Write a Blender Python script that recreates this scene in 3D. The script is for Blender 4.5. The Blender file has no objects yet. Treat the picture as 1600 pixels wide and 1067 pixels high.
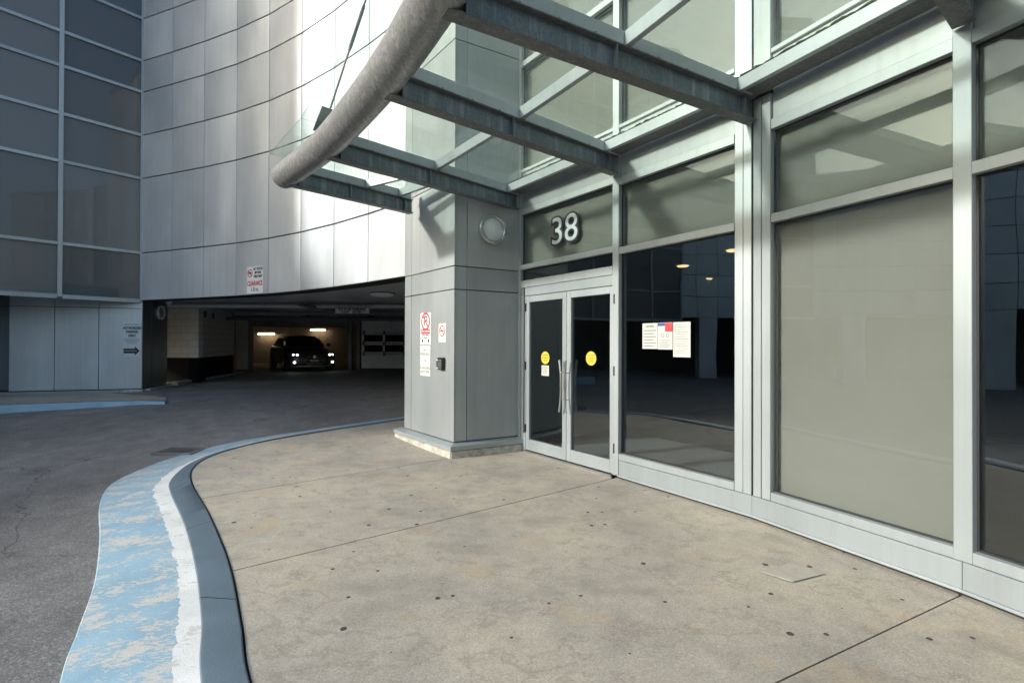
import bpy, bmesh, math, random
from mathutils import Vector, Matrix
random.seed(7)
R = math.radians
S = bpy.context.scene
COL = S.collection

# ------------------------------------------------------------------ camera
F, CX, CY, H = 752.0, 800.0, 533.5, 1.5          # focal length in photo pixels, eye height
PIT, ROL = R(.33), R(.2)
def cdir(u, v):
    c, s = math.cos(ROL), math.sin(ROL)
    a, b = u*c - v*s, u*s + v*c
    return Vector((a, -b*math.sin(PIT), b*math.cos(PIT)))
FWD = Vector((0, math.cos(PIT), math.sin(PIT)))
cam = bpy.data.cameras.new('camera'); cam.sensor_width = 36; cam.sensor_fit = 'HORIZONTAL'
cam.lens = F/1600*36; cam.clip_end = 2000; cam.clip_start = .05
camo = bpy.data.objects.new('camera', cam); COL.objects.link(camo)
rt, up = cdir(1, 0), cdir(0, 1)
M = Matrix((rt, up, -FWD)).transposed().to_4x4(); M.translation = (0, 0, H)
camo.matrix_world = M
S.camera = camo
def gp(px, py, z=0.0):
    "photo pixel -> plan point on the horizontal plane z"
    d = cdir((px-CX)/F, -(py-CY)/F) + FWD
    t = (z-H)/d.z
    return Vector((d.x*t, d.y*t))

# ------------------------------------------------------------------ light
SUN_H = Vector((-.919, -.394)).normalized(); SUN_EL = R(20.5)
w = bpy.data.worlds.new('World'); S.world = w; w.use_nodes = True
nt = w.node_tree; bg = nt.nodes['Background']
sky = nt.nodes.new('ShaderNodeTexSky'); sky.sky_type = 'NISHITA'; sky.sun_disc = False
sky.sun_elevation = SUN_EL; sky.sun_rotation = math.atan2(SUN_H.x, SUN_H.y)
sky.air_density = 1.4; sky.dust_density = 5.0; sky.ozone_density = 3.0
nt.links.new(sky.outputs[0], bg.inputs[0]); bg.inputs[1].default_value = .15
sl = bpy.data.lights.new('sun', 'SUN'); sl.energy = 2.0; sl.angle = R(3.0); sl.color = (1, .945, .85)
so = bpy.data.objects.new('sun', sl); COL.objects.link(so)
sd = Vector((SUN_H.x*math.cos(SUN_EL), SUN_H.y*math.cos(SUN_EL), math.sin(SUN_EL)))
so.rotation_euler = sd.to_track_quat('Z', 'Y').to_euler(); so.location = sd*40
S.view_settings.view_transform = 'Standard'; S.view_settings.look = 'None'
S.view_settings.gamma = 1; S.view_settings.exposure = 1.16
S.view_settings.use_white_balance = True; S.view_settings.white_balance_temperature = 6150; S.view_settings.white_balance_tint = 10
S.render.engine = 'CYCLES'
S.cycles.max_bounces = 10; S.cycles.transparent_max_bounces = 16; S.cycles.glossy_bounces = 5

# ------------------------------------------------------------------ materials
def new_mat(name):
    m = bpy.data.materials.new(name); m.use_nodes = True
    t = m.node_tree; b = t.nodes['Principled BSDF']
    return m, t, b
def N(t, kind, **kw):
    n = t.nodes.new(kind)
    for k, v in kw.items():
        if k in n.inputs.keys(): n.inputs[k].default_value = v
        else: setattr(n, k, v)
    return n
def pos(t, scale=(1, 1, 1)):
    g = N(t, 'ShaderNodeNewGeometry'); mp = N(t, 'ShaderNodeMapping')
    mp.inputs['Scale'].default_value = scale
    t.links.new(g.outputs['Position'], mp.inputs[0]); return mp.outputs[0]
def noise(t, vec, scale, detail=4, rough=.55):
    n = N(t, 'ShaderNodeTexNoise'); n.inputs['Scale'].default_value = scale
    n.inputs['Detail'].default_value = detail; n.inputs['Roughness'].default_value = rough
    t.links.new(vec, n.inputs['Vector']); return n.outputs[0]
def ramp(t, fac, stops):
    r = N(t, 'ShaderNodeValToRGB'); e = r.color_ramp.elements
    while len(e) > 1: e.remove(e[-1])
    e[0].position = stops[0][0]; e[0].color = tuple(stops[0][1])+(1,)
    for p, c in stops[1:]:
        k = e.new(p); k.color = tuple(c)+(1,)
    t.links.new(fac, r.inputs[0]); return r.outputs[0]
def g3(v): return (v, v, v)
def mix(t, fac, a, b, mode='MIX'):
    m = N(t, 'ShaderNodeMix', data_type='RGBA', blend_type=mode)
    for sck, val in ((m.inputs[0], fac), (m.inputs[6], a), (m.inputs[7], b)):
        if hasattr(val, 'is_output'): t.links.new(val, sck)
        else: sck.default_value = val if not isinstance(val, tuple) else (tuple(val)+(1,) if len(val) == 3 else val)
    return m.outputs[2]
def bump(t, b, h, strength=.3, dist=.01):
    n = N(t, 'ShaderNodeBump'); n.inputs['Strength'].default_value = strength; n.inputs['Distance'].default_value = dist
    t.links.new(h, n.inputs['Height']); t.links.new(n.outputs[0], b.inputs['Normal'])
def plain(name, c, rough=.5, metal=0, spec=.5, var=0, vscale=3, emit=None, es=0, bmp=0, bscale=120):
    m, t, b = new_mat(name)
    b.inputs['Base Color'].default_value = tuple(c)+(1,); b.inputs['Roughness'].default_value = rough
    b.inputs['Metallic'].default_value = metal; b.inputs['Specular IOR Level'].default_value = spec
    if var:
        n = noise(t, pos(t), vscale, 6)
        col = ramp(t, n, [(.25, [x*(1-var) for x in c]), (.75, [min(1, x*(1+var)) for x in c])])
        t.links.new(col, b.inputs['Base Color'])
    if bmp: bump(t, b, noise(t, pos(t), bscale, 3), bmp, .004)
    if emit:
        b.inputs['Emission Color'].default_value = tuple(emit)+(1,); b.inputs['Emission Strength'].default_value = es
    return m

def panel_metal(name, c, rough, metal=.8, streak=.07, spec=.5):
    m, t, b = new_mat(name); b.inputs['Specular IOR Level'].default_value = spec
    oi = N(t, 'ShaderNodeObjectInfo')
    st = noise(t, pos(t, (26, 26, .8)), 1.0, 5, .6)            # fine vertical grain
    bl = noise(t, pos(t, (1, 1, .5)), 1.3, 4)
    c1 = ramp(t, st, [(.3, [x*(1-streak) for x in c]), (.7, [x*(1+streak) for x in c])])
    c2 = ramp(t, bl, [(.3, g3(.88)), (.7, g3(1.06))])
    c3 = ramp(t, oi.outputs['Random'], [(0, (.84, .85, .86)), (1, (1.08, 1.07, 1.06))])
    x = mix(t, 1.0, c1, c2, 'MULTIPLY'); x = mix(t, 1.0, x, c3, 'MULTIPLY')
    # run-off dirt in vertical streaks
    dr = noise(t, pos(t, (16, 16, .22)), 1.0, 3, .5)
    x = mix(t, ramp(t, dr, [(.50, g3(0)), (.85, g3(.30))]), x, tuple(v*.6 for v in c))
    t.links.new(x, b.inputs['Base Color'])
    b.inputs['Metallic'].default_value = metal
    t.links.new(ramp(t, bl, [(.3, g3(rough-.03)), (.7, g3(rough+.05))]), b.inputs['Roughness'])
    big = noise(t, pos(t), 1.1, 1)
    bump(t, b, big, .12, .02)                                   # slight oil-canning
    return m
MT = {}
MT['panel'] = panel_metal('brushed_aluminium_panel', (.62, .65, .66), .37, .48, .03, .4)
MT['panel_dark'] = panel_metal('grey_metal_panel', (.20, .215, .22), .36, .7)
MT['pier'] = panel_metal('pier_metal_panel', (.36, .385, .38), .42, .4, .02)
MT['frame'] = panel_metal('painted_aluminium_frame', (.335, .37, .375), .38, .3, .02)
MT['frame_pale'] = panel_metal('pale_aluminium_rail', (.37, .41, .42), .36, .3, .02)
MT['joint'] = plain('joint_black', (.012, .013, .013), .7)
MT['black'] = plain('black_plastic', (.02, .021, .022), .4)
MT['gasket'] = plain('rubber_gasket', (.015, .016, .018), .6)
MT['white'] = plain('white_enamel', (.74, .74, .71), .45, var=.06, vscale=12)
MT['cream'] = plain('cream_enamel', (.66, .66, .58), .5, var=.06, vscale=12)
MT['signgrey'] = plain('silver_sign_sheet', (.55, .59, .60), .4, .3)
MT['red'] = plain('sign_red', (.50, .03, .045), .5)
MT['ink'] = plain('sign_black', (.018, .018, .02), .6)
MT['greyink'] = plain('faded_ink', (.20, .20, .19), .7)
MT['yellow'] = plain('sticker_yellow', (.56, .44, .04), .5)
MT['blueprint'] = plain('print_blue', (.04, .06, .25), .6)
MT['paper'] = plain('paper', (.44, .45, .41), .8)
MT['steel'] = plain('brushed_steel', (.62, .62, .60), .25, 1)
MT['blind'] = plain('roller_blind', (.225, .222, .202), .9, var=.08, vscale=.8, bmp=.15, bscale=400)
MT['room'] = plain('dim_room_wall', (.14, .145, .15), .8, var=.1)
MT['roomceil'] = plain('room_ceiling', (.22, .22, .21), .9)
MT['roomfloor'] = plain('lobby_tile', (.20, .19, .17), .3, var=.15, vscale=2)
MT['mat'] = plain('mat_bar', (.45, .44, .41), .5, .1)
MT['downlight'] = plain('downlight_glow', (.8, .6, .3), .5, emit=(1, .62, .25), es=1.6)
MT['tube_light'] = plain('fluorescent_glow', (1, .8, .5), .5, emit=(1, .66, .34), es=5)
MT['headlight'] = plain('headlight_glow', (1, 1, 1), .3, emit=(1, .97, .85), es=6)
MT['lens'] = plain('lamp_lens', (.62, .64, .60), .25, var=.08, vscale=20)
MT['carpaint'] = plain('black_car_paint', (.15, .155, .165), .29, .8)
MT['carglass'] = plain('car_glass', (.008, .009, .01), .04)
MT['tyre'] = plain('tyre_rubber', (.02, .02, .02), .8)
MT['chrome'] = plain('chrome', (.7, .7, .7), .12, 1)
MT['ceil'] = plain('garage_ceiling', (.42, .43, .44), .45, var=.2, vscale=1.5)
MT['ceil_rough'] = plain('garage_concrete', (.30, .295, .29), .9, var=.25, vscale=1.2)
MT['garwall'] = plain('garage_wall_paint', (.40, .385, .36), .85, var=.12, vscale=2)
MT['pipe'] = plain('painted_pipe', (.15, .155, .155), .5, var=.2, vscale=6)
MT['pipe_pale'] = plain('pale_pipe', (.58, .59, .59), .5, var=.1, vscale=6)
MT['doorwhite'] = plain('door_white', (.80, .80, .78), .5, var=.08, vscale=4)
MT['blackpaint'] = plain('black_wall_paint', (.012, .012, .013), .9, spec=.1)

def blockwork():
    m, t, b = new_mat('painted_blockwork')
    g = N(t, 'ShaderNodeTexCoord')
    br = N(t, 'ShaderNodeTexBrick'); br.inputs['Scale'].default_value = 1
    br.inputs['Color1'].default_value = (.62, .62, .60, 1); br.inputs['Color2'].default_value = (.58, .58, .56, 1)
    br.inputs['Mortar'].default_value = (.42, .42, .41, 1); br.inputs['Mortar Size'].default_value = .008
    br.inputs['Brick Width'].default_value = .4; br.inputs['Row Height'].default_value = .2
    t.links.new(g.outputs['UV'], br.inputs['Vector']); t.links.new(br.outputs[0], b.inputs['Base Color'])
    b.inputs['Roughness'].default_value = .8; bump(t, b, br.outputs['Fac'], -.4, .006)
    return m
MT['block'] = blockwork()

def galv(name, base, pale, streak_axis, metal=.55, rough=.5):
    m, t, b = new_mat(name)
    sp = noise(t, pos(t), 38, 5, .7)
    st = noise(t, pos(t, streak_axis), 1.0, 6, .72)
    lo = noise(t, pos(t), 1.7, 4)
    x = ramp(t, sp, [(.3, [v*.72 for v in base]), (.7, [v*1.3 for v in base])])
    x = mix(t, ramp(t, st, [(.50, g3(0)), (.72, g3(.75))]), x, pale)
    x = mix(t, ramp(t, lo, [(.4, g3(0)), (.75, g3(.30))]), x, tuple(v*.5 for v in base))
    t.links.new(x, b.inputs['Base Color'])
    b.inputs['Metallic'].default_value = metal; b.inputs['Roughness'].default_value = rough
    bump(t, b, sp, .25, .003)
    return m
MT['beam'] = galv('weathered_galvanised_beam', (.135, .165, .185), (.40, .43, .43), (14, 14, .9), .35)
MT['flange'] = galv('rough_galvanised_flange', (.135, .14, .14), (.27, .27, .25), (30, 30, 20), .3, .6)
MT['tube'] = galv('mottled_galvanised_tube', (.27, .275, .27), (.56, .56, .54), (30, 5, 22), .5, .4)

def concrete():
    m, t, b = new_mat('sidewalk_concrete')
    fine = noise(t, pos(t), 95, 3, .7); mid = noise(t, pos(t), 5.5, 6, .65); big = noise(t, pos(t), .75, 5, .6)
    x = ramp(t, fine, [(.30, (.255, .232, .189)), (.70, (.445, .408, .338))])
    x = mix(t, 1.0, x, ramp(t, mid, [(.3, g3(.88)), (.7, g3(1.08))]), 'MULTIPLY')
    x = mix(t, 1.0, x, ramp(t, big, [(.30, (.66, .66, .67)), (.46, (.90, .90, .90)), (.66, (1.12, 1.10, 1.03))]), 'MULTIPLY')
    # brown-grey stains, with thin dark drying rims
    s2 = noise(t, pos(t, (1, 1.4, 1)), 1.35, 7, .62)
    x = mix(t, ramp(t, s2, [(.56, g3(0)), (.66, g3(.42)), (.74, g3(.15))]), x, (.16, .145, .12))
    rim = ramp(t, s2, [(.438, g3(0)), (.455, g3(.5)), (.47, g3(0))])
    x = mix(t, rim, x, (.19, .165, .135))
    rs = noise(t, pos(t), 2.1, 4)
    x = mix(t, ramp(t, rs, [(.58, g3(0)), (.74, g3(.55))]), x, (.42, .31, .17))
    # flattened gum spots
    wn = N(t, 'ShaderNodeTexVoronoi'); wn.voronoi_dimensions = '2D'; wn.inputs['Scale'].default_value = 2.7; wn.inputs['Randomness'].default_value = 1
    t.links.new(pos(t), wn.inputs['Vector'])
    sz = ramp(t, wn.outputs['Color'], [(.25, g3(0)), (1, g3(.062))])
    lt = N(t, 'ShaderNodeMath', operation='LESS_THAN'); t.links.new(wn.outputs['Distance'], lt.inputs[0]); t.links.new(sz, lt.inputs[1])
    x = mix(t, lt.outputs[0], x, (.035, .032, .03))
    # exposed pale aggregate
    v2 = N(t, 'ShaderNodeTexVoronoi'); v2.inputs['Scale'].default_value = 62
    t.links.new(pos(t), v2.inputs['Vector'])
    ag = ramp(t, v2.outputs['Distance'], [(.10, g3(.7)), (.2, g3(0))])
    agm = N(t, 'ShaderNodeMath', operation='MULTIPLY'); t.links.new(ag, agm.inputs[0])
    t.links.new(ramp(t, noise(t, pos(t), 1.8, 3), [(.45, g3(0)), (.62, g3(1))]), agm.inputs[1])
    x = mix(t, agm.outputs[0], x, (.58, .55, .48))
    t.links.new(x, b.inputs['Base Color']); b.inputs['Roughness'].default_value = .8
    bump(t, b, fine, .25, .004)
    return m
MT['concrete'] = concrete()
MT['patch'] = plain('mortar_patch', (.34, .32, .27), .8, var=.15, vscale=14, bmp=.3)
MT['plinthc'] = plain('rough_plinth_concrete', (.40, .375, .315), .9, var=.45, vscale=9, bmp=.8, bscale=60)
MT['dirt'] = plain('gutter_dirt', (.36, .33, .25), .95, var=.5, vscale=40, bmp=.8, bscale=150)

def asphalt():
    m, t, b = new_mat('asphalt')
    fine = noise(t, pos(t), 85, 3, .8); mid = noise(t, pos(t), 3.0, 6, .7); big = noise(t, pos(t, (1, .45, 1)), .5, 5, .6)
    x = ramp(t, fine, [(.30, (.06, .058, .056)), (.55, (.165, .16, .152)), (.72, (.39, .375, .355))])
    x = mix(t, 1.0, x, ramp(t, mid, [(.3, g3(.72)), (.7, g3(1.25))]), 'MULTIPLY')
    x = mix(t, 1.0, x, ramp(t, big, [(.3, g3(.78)), (.7, g3(1.2))]), 'MULTIPLY')
    oil = noise(t, pos(t), 1.15, 6, .6)
    x = mix(t, ramp(t, oil, [(.60, g3(0)), (.72, g3(.5))]), x, (.045, .044, .045))
    ck = N(t, 'ShaderNodeTexVoronoi', feature='DISTANCE_TO_EDGE', voronoi_dimensions='2D'); ck.inputs['Scale'].default_value = .28
    wp = N(t, 'ShaderNodeVectorMath', operation='ADD'); n2 = N(t, 'ShaderNodeTexNoise'); n2.inputs['Scale'].default_value = 1.4; n2.inputs['Detail'].default_value = 6
    t.links.new(pos(t), n2.inputs['Vector']); t.links.new(pos(t), wp.inputs[0]); t.links.new(n2.outputs['Color'], wp.inputs[1]); t.links.new(wp.outputs[0], ck.inputs['Vector'])
    x = mix(t, ramp(t, ck.outputs['Distance'], [(.0005, g3(.75)), (.0022, g3(0))]), x, (.02, .02, .02))
    t.links.new(x, b.inputs['Base Color']); b.inputs['Roughness'].default_value = .75
    bump(t, b, fine, .6, .008)
    return m
MT['asphalt'] = asphalt()
def worn_paint(name, c, under, amount):
    m, t, b = new_mat(name)
    a = noise(t, pos(t, (.7, 1.3, 1)), 4.6, 10, .74); f = noise(t, pos(t, (.6, 1.5, 1)), 42, 6, .75)
    s = N(t, 'ShaderNodeMath', operation='MULTIPLY_ADD'); t.links.new(f, s.inputs[0]); s.inputs[1].default_value = .8; t.links.new(a, s.inputs[2])
    msk = ramp(t, s.outputs[0], [(amount, g3(0)), (amount+.02, g3(1))])
    cc = ramp(t, noise(t, pos(t), 3, 5), [(.3, [v*.86 for v in c]), (.7, [min(1, v*1.1) for v in c])])
    t.links.new(mix(t, msk, cc, under), b.inputs['Base Color']); b.inputs['Roughness'].default_value = .6
    fg = noise(t, pos(t), 110, 2)
    bump(t, b, fg, .5, .004)
    return m
MT['blue'] = worn_paint('worn_light_blue_paint', (.225, .35, .43), (.44, .43, .395), .93)
MT['bluefar'] = worn_paint('light_blue_paint', (.23, .36, .44), (.42, .45, .46), 1.1)
MT['whitepaint'] = worn_paint('white_road_paint', (.62, .63, .61), (.46, .45, .42), .985)
MT['slate'] = worn_paint('slate_blue_paint', (.088, .125, .155), (.20, .22, .23), 1.06)

def glass(name, tint, ior=1.5, boost=1.0, rough=0.0, dirt=0.0):
    m = bpy.data.materials.new(name); m.use_nodes = True; t = m.node_tree
    t.nodes.remove(t.nodes['Principled BSDF']); out = t.nodes['Material Output']
    tr = N(t, 'ShaderNodeBsdfTransparent'); tr.inputs[0].default_value = tuple(tint)+(1,)
    gl = N(t, 'ShaderNodeBsdfGlossy'); gl.inputs['Roughness'].default_value = rough
    gl.inputs['Color'].default_value = (.95, .97, .97, 1)
    fr = N(t, 'ShaderNodeLayerWeight'); f0 = ((ior-1)/(ior+1))**2*boost
    pw = N(t, 'ShaderNodeMath', operation='POWER'); pw.inputs[1].default_value = 5; t.links.new(fr.outputs['Facing'], pw.inputs[0])
    mu = N(t, 'ShaderNodeMath', operation='MULTIPLY_ADD'); mu.inputs[1].default_value = (1-f0)*.8; mu.inputs[2].default_value = f0; mu.use_clamp = True
    t.links.new(pw.outputs[0], mu.inputs[0])
    bp = N(t, 'ShaderNodeBump'); bp.inputs['Strength'].default_value = .05; bp.inputs['Distance'].default_value = .02
    t.links.new(noise(t, pos(t), 1.6, 1), bp.inputs['Height']); t.links.new(bp.outputs[0], gl.inputs['Normal'])
    a = N(t, 'ShaderNodeMixShader'); t.links.new(mu.outputs[0], a.inputs[0]); t.links.new(tr.outputs[0], a.inputs[1]); t.links.new(gl.outputs[0], a.inputs[2])
    res = a
    if dirt:
        df = N(t, 'ShaderNodeBsdfDiffuse'); df.inputs[0].default_value = (.62, .68, .58, 1)
        tl = N(t, 'ShaderNodeBsdfTranslucent'); tl.inputs[0].default_value = (.62, .68, .58, 1)
        ad = N(t, 'ShaderNodeMixShader'); ad.inputs[0].default_value = .5
        t.links.new(df.outputs[0], ad.inputs[1]); t.links.new(tl.outputs[0], ad.inputs[2])
        res = N(t, 'ShaderNodeMixShader')
        f = ramp(t, noise(t, pos(t), 3.2, 6, .65), [(.35, g3(dirt*.35)), (.75, g3(dirt*1.5))])
        t.links.new(f, res.inputs[0]); t.links.new(a.outputs[0], res.inputs[1]); t.links.new(ad.outputs[0], res.inputs[2])
    t.links.new(res.outputs[0], out.inputs['Surface']); return m
MT['glass'] = glass('window_glass', (.88, .90, .89), 1.5, 1.0)
MT['darkglass'] = glass('tinted_window_glass', (.64, .68, .70), 1.55, 2.3)
MT['canglass'] = glass('canopy_glass', (.90, .955, .93), 1.45, .8, 0, .03)
def curtain():
    m, t, b = new_mat('grey_curtain_glass')
    b.inputs['Roughness'].default_value = .04; b.inputs['IOR'].default_value = 1.4
    b.inputs['Base Color'].default_value = (.062, .075, .083, 1)
    oi = N(t, 'ShaderNodeObjectInfo')
    t.links.new(ramp(t, oi.outputs['Random'], [(0, (.085, .093, .097)), (1, (.175, .18, .182))]), b.inputs['Base Color'])
    bump(t, b, noise(t, pos(t), .9, 1), .05, .03)
    return m
MT['curtain'] = curtain()

# ------------------------------------------------------------------ mesh helpers
class MB:
    def __init__(s): s.v = []; s.f = []; s.mi = []; s.weld = False
    def face(s, pts, k=0):
        s.weld = True
        i = len(s.v); s.v += [Vector(p) for p in pts]; s.f.append(tuple(range(i, i+len(pts)))); s.mi.append(k)
    def hexa(s, b, t, k=0):
        i = len(s.v); n = len(b); s.v += [Vector(p) for p in b] + [Vector(p) for p in t]
        s.f.append(tuple(i+j for j in reversed(range(n)))); s.f.append(tuple(i+n+j for j in range(n))); s.mi += [k, k]
        for j in range(n):
            q = (j+1) % n; s.f.append((i+j, i+q, i+n+q, i+n+j)); s.mi.append(k)
        return s
    def box(s, a, b, k=0):
        (x0, y0, z0), (x1, y1, z1) = a, b
        return s.hexa([(x0, y0, z0), (x1, y0, z0), (x1, y1, z0), (x0, y1, z0)], [(x0, y0, z1), (x1, y0, z1), (x1, y1, z1), (x0, y1, z1)], k)
    def tube(s, pts, r, seg=12, k=0, caps=True):
        pts = [Vector(p) for p in pts]; rs = r if isinstance(r, (list, tuple)) else [r]*len(pts)
        base = len(s.v); up0 = None
        for j, p in enumerate(pts):
            d = (pts[min(j+1, len(pts)-1)] - pts[max(j-1, 0)]).normalized()
            if up0 is None: up0 = Vector((0, 0, 1)) if abs(d.z) < .9 else Vector((1, 0, 0))
            a = d.cross(up0).normalized(); b = a.cross(d)
            for q in range(seg):
                th = 2*math.pi*q/seg; s.v.append(p + (a*math.cos(th) + b*math.sin(th))*rs[j])
        for j in range(len(pts)-1):
            for q in range(seg):
                q2 = (q+1) % seg
                s.f.append((base+j*seg+q, base+j*seg+q2, base+(j+1)*seg+q2, base+(j+1)*seg+q)); s.mi.append(k)
        if caps:
            s.f.append(tuple(base+q for q in reversed(range(seg)))); s.mi.append(k)
            e = base+(len(pts)-1)*seg; s.f.append(tuple(e+q for q in range(seg))); s.mi.append(k)
        return s
    def build(s, name, mats, parent=None, bevel=0, smooth=False, recenter=True, bseg=1, kind=None):
        if not isinstance(mats, (list, tuple)): mats = [mats]
        me = bpy.data.meshes.new(name)
        lo = [min(v[i] for v in s.v) for i in range(3)]; hi = [max(v[i] for v in s.v) for i in range(3)]
        o0 = Vector(((lo[0]+hi[0])/2, (lo[1]+hi[1])/2, lo[2])) if recenter else Vector((0, 0, 0))
        me.from_pydata([v-o0 for v in s.v], [], s.f)
        for m in mats: me.materials.append(MT[m] if isinstance(m, str) else m)
        me.polygons.foreach_set('material_index', s.mi)
        bm = bmesh.new(); bm.from_mesh(me)
        if s.weld: bmesh.ops.remove_doubles(bm, verts=bm.verts, dist=2e-5)
        bmesh.ops.recalc_face_normals(bm, faces=bm.faces)
        if bevel:
            bmesh.ops.bevel(bm, geom=[e for e in bm.edges if len(e.link_faces) == 2 and e.calc_face_angle(0) > .5], offset=bevel, segments=bseg, affect='EDGES')
        bm.to_mesh(me); bm.free()
        if smooth:
            me.polygons.foreach_set('use_smooth', [True]*len(me.polygons)); me.set_sharp_from_angle(angle=R(40))
        o = bpy.data.objects.new(name, me); COL.objects.link(o)
        if parent is not None:
            o.parent = parent; o.location = o0 - wpos(parent)
        else: o.location = o0
        if kind: o['kind'] = kind
        return o
def wpos(o):
    p = o.location.copy()
    while o.parent: o = o.parent; p += o.location
    return p
def tag(o, label, cat, group=None):
    o['label'] = label; o['category'] = cat
    if group: o['group'] = group
    return o
def empty(name, loc, label, cat, group=None):
    o = bpy.data.objects.new(name, None); COL.objects.link(o); o.location = loc; o.empty_display_size = .2
    return tag(o, label, cat, group)
def structure(o): o['kind'] = 'structure'; return o

class Fr:
    "local frame on a wall: u along it (as seen from outside: to the right), d outwards, z up"
    def __init__(s, a, b):
        s.o = Vector((a[0], a[1])); e = Vector((b[0], b[1])) - s.o; s.L = e.length; s.u = e/s.L
        s.n = Vector((s.u.y, -s.u.x))
        if s.n.dot(-s.o) < 0 and False: s.n = -s.n
    def p(s, u, d, z):
        q = s.o + s.u*u + s.n*d; return Vector((q.x, q.y, z))
    def box(s, mb, u0, u1, d0, d1, z0, z1, k=0):
        return mb.hexa([s.p(u0, d0, z0), s.p(u1, d0, z0), s.p(u1, d1, z0), s.p(u0, d1, z0)],
                       [s.p(u0, d0, z1), s.p(u1, d0, z1), s.p(u1, d1, z1), s.p(u0, d1, z1)], k)
    def at(s, px, d=0):
        "u where the photo column px crosses this wall (eye-level ray)"
        r = cdir((px-CX)/F, 0) + FWD; r = Vector((r.x, r.y)); o = s.o + s.n*d
        den = s.u.x*r.y - s.u.y*r.x
        return (-o.x*r.y + o.y*r.x)/den
    def z(s, px, py, d=0):
        u = s.at(px, d); q = s.p(u, d, 0); dd = cdir((px-CX)/F, -(py-CY)/F)+FWD
        return H + dd.z*q.y/dd.y
def fbox(fr, u0, u1, d0, d1, z0, z1, name, mat, parent, bevel=0.003, **kw):
    return fr.box(MB(), u0, u1, d0, d1, z0, z1).build(name, mat, parent, bevel=bevel, **kw)

_tc = {}
def text_mesh(body, size, mat, name='lettering', align='CENTER', depth=.0012, offset=0, sx=1.0):
    cu = bpy.data.curves.new(name, 'FONT'); cu.body = body; cu.size = size; cu.align_x = align; cu.align_y = 'CENTER'
    cu.extrude = depth; cu.offset = offset; cu.resolution_u = 4; cu.space_line = 1.0
    o = bpy.data.objects.new(name, cu); COL.objects.link(o)
    dg = bpy.context.evaluated_depsgraph_get(); me = bpy.data.meshes.new_from_object(o.evaluated_get(dg))
    bpy.data.objects.remove(o); bpy.data.curves.remove(cu)
    me.name = name; me.materials.clear(); me.materials.append(MT[mat])
    if sx != 1.0:
        for v in me.vertices: v.co.x *= sx
    return me
def put_text(fr, u, d, z, body, size, mat, parent, **kw):
    me = text_mesh(body, size, mat, **kw)
    o = bpy.data.objects.new('lettering', me); COL.objects.link(o)
    m = Matrix(((fr.u.x, 0, fr.n.x), (fr.u.y, 0, fr.n.y), (0, 1, 0))).to_4x4()
    m.translation = fr.p(u, d, z) - wpos(parent)
    o.parent = parent; o.matrix_basis = m
    return o
def ring(fr, u, d, z, r0, r1, th, mb=None, k=0, seg=28):
    mb = mb or MB(); 
    for j in range(seg):
        a, b = 2*math.pi*j/seg, 2*math.pi*(j+1)/seg
        P = lambda r, t, dd: fr.p(u+r*math.cos(t), dd, z+r*math.sin(t))
        mb.face([P(r0, a, d+th), P(r1, a, d+th), P(r1, b, d+th), P(r0, b, d+th)], k)
        mb.face([P(r1, a, d), P(r1, b, d), P(r1, b, d+th), P(r1, a, d+th)], k)
        if r0 > 0: mb.face([P(r0, b, d), P(r0, a, d), P(r0, a, d+th), P(r0, b, d+th)], k)
        mb.face([P(r0, a, d), P(r0, b, d), P(r1, b, d), P(r1, a, d)], k)
    return mb
def slash(fr, u, d, z, r, wd, th, ang, mb, k=0):
    c, s = math.cos(ang), math.sin(ang)
    q = [(-r*c+wd*s, -r*s-wd*c), (r*c+wd*s, r*s-wd*c), (r*c-wd*s, r*s+wd*c), (-r*c-wd*s, -r*s+wd*c)]
    mb.hexa([fr.p(u+a, d, z+b) for a, b in q], [fr.p(u+a, d+th, z+b) for a, b in q], k)

# ------------------------------------------------------------------ plan of the place
def zroad(y):
    if y < 5.5: return -.10
    if y < 12.3: return -.10 + .06*(y-5.5)
    return min(.42, .308 + .018*(y-12.3))
def zwalk(y): return max(0.0, .06*(y-7.0))
A, B, C, D = gp(812, 700), gp(966, 743.5), gp(1181, 808), gp(1512, 926)
hd = math.atan2((D-C).y, (D-C).x)
E = D + Vector((math.cos(hd-R(6)), math.sin(hd-R(6))))*1.5
G = E + Vector((math.cos(hd-R(12)), math.sin(hd-R(12))))*1.7
NODES = [A, B, C, D, E, G]
PC = gp(711, 418, 2.53)                       # corner of the pier
ZB = 2.555
LV = [2.555, 3.74, 5.60, 6.68, 7.76, 8.54, 9.60, 10.66, 11.44]
LVG = LV + [12.5, 13.6]
CURVE = [gp(*p, ZB) for p in ((221.3, 469.9), (268.4, 467.9), (320.8, 465.6), (373.2, 463.0), (422.9, 459.8), (474, 455.4), (527.2, 449.3), (581, 441.7), (635.6, 432.7))]
# smooth the plan of the curved wall
sm = list(CURVE)
for _ in range(2):
    sm = [sm[0]] + [(sm[i-1]+sm[i]*2+sm[i+1])/4 for i in range(1, len(sm)-1)] + [sm[-1]]
CURVE = sm
PL = CURVE[-1] + (PC-CURVE[-1])*.10           # panel joint of the pier
K0 = CURVE[0]

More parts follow.
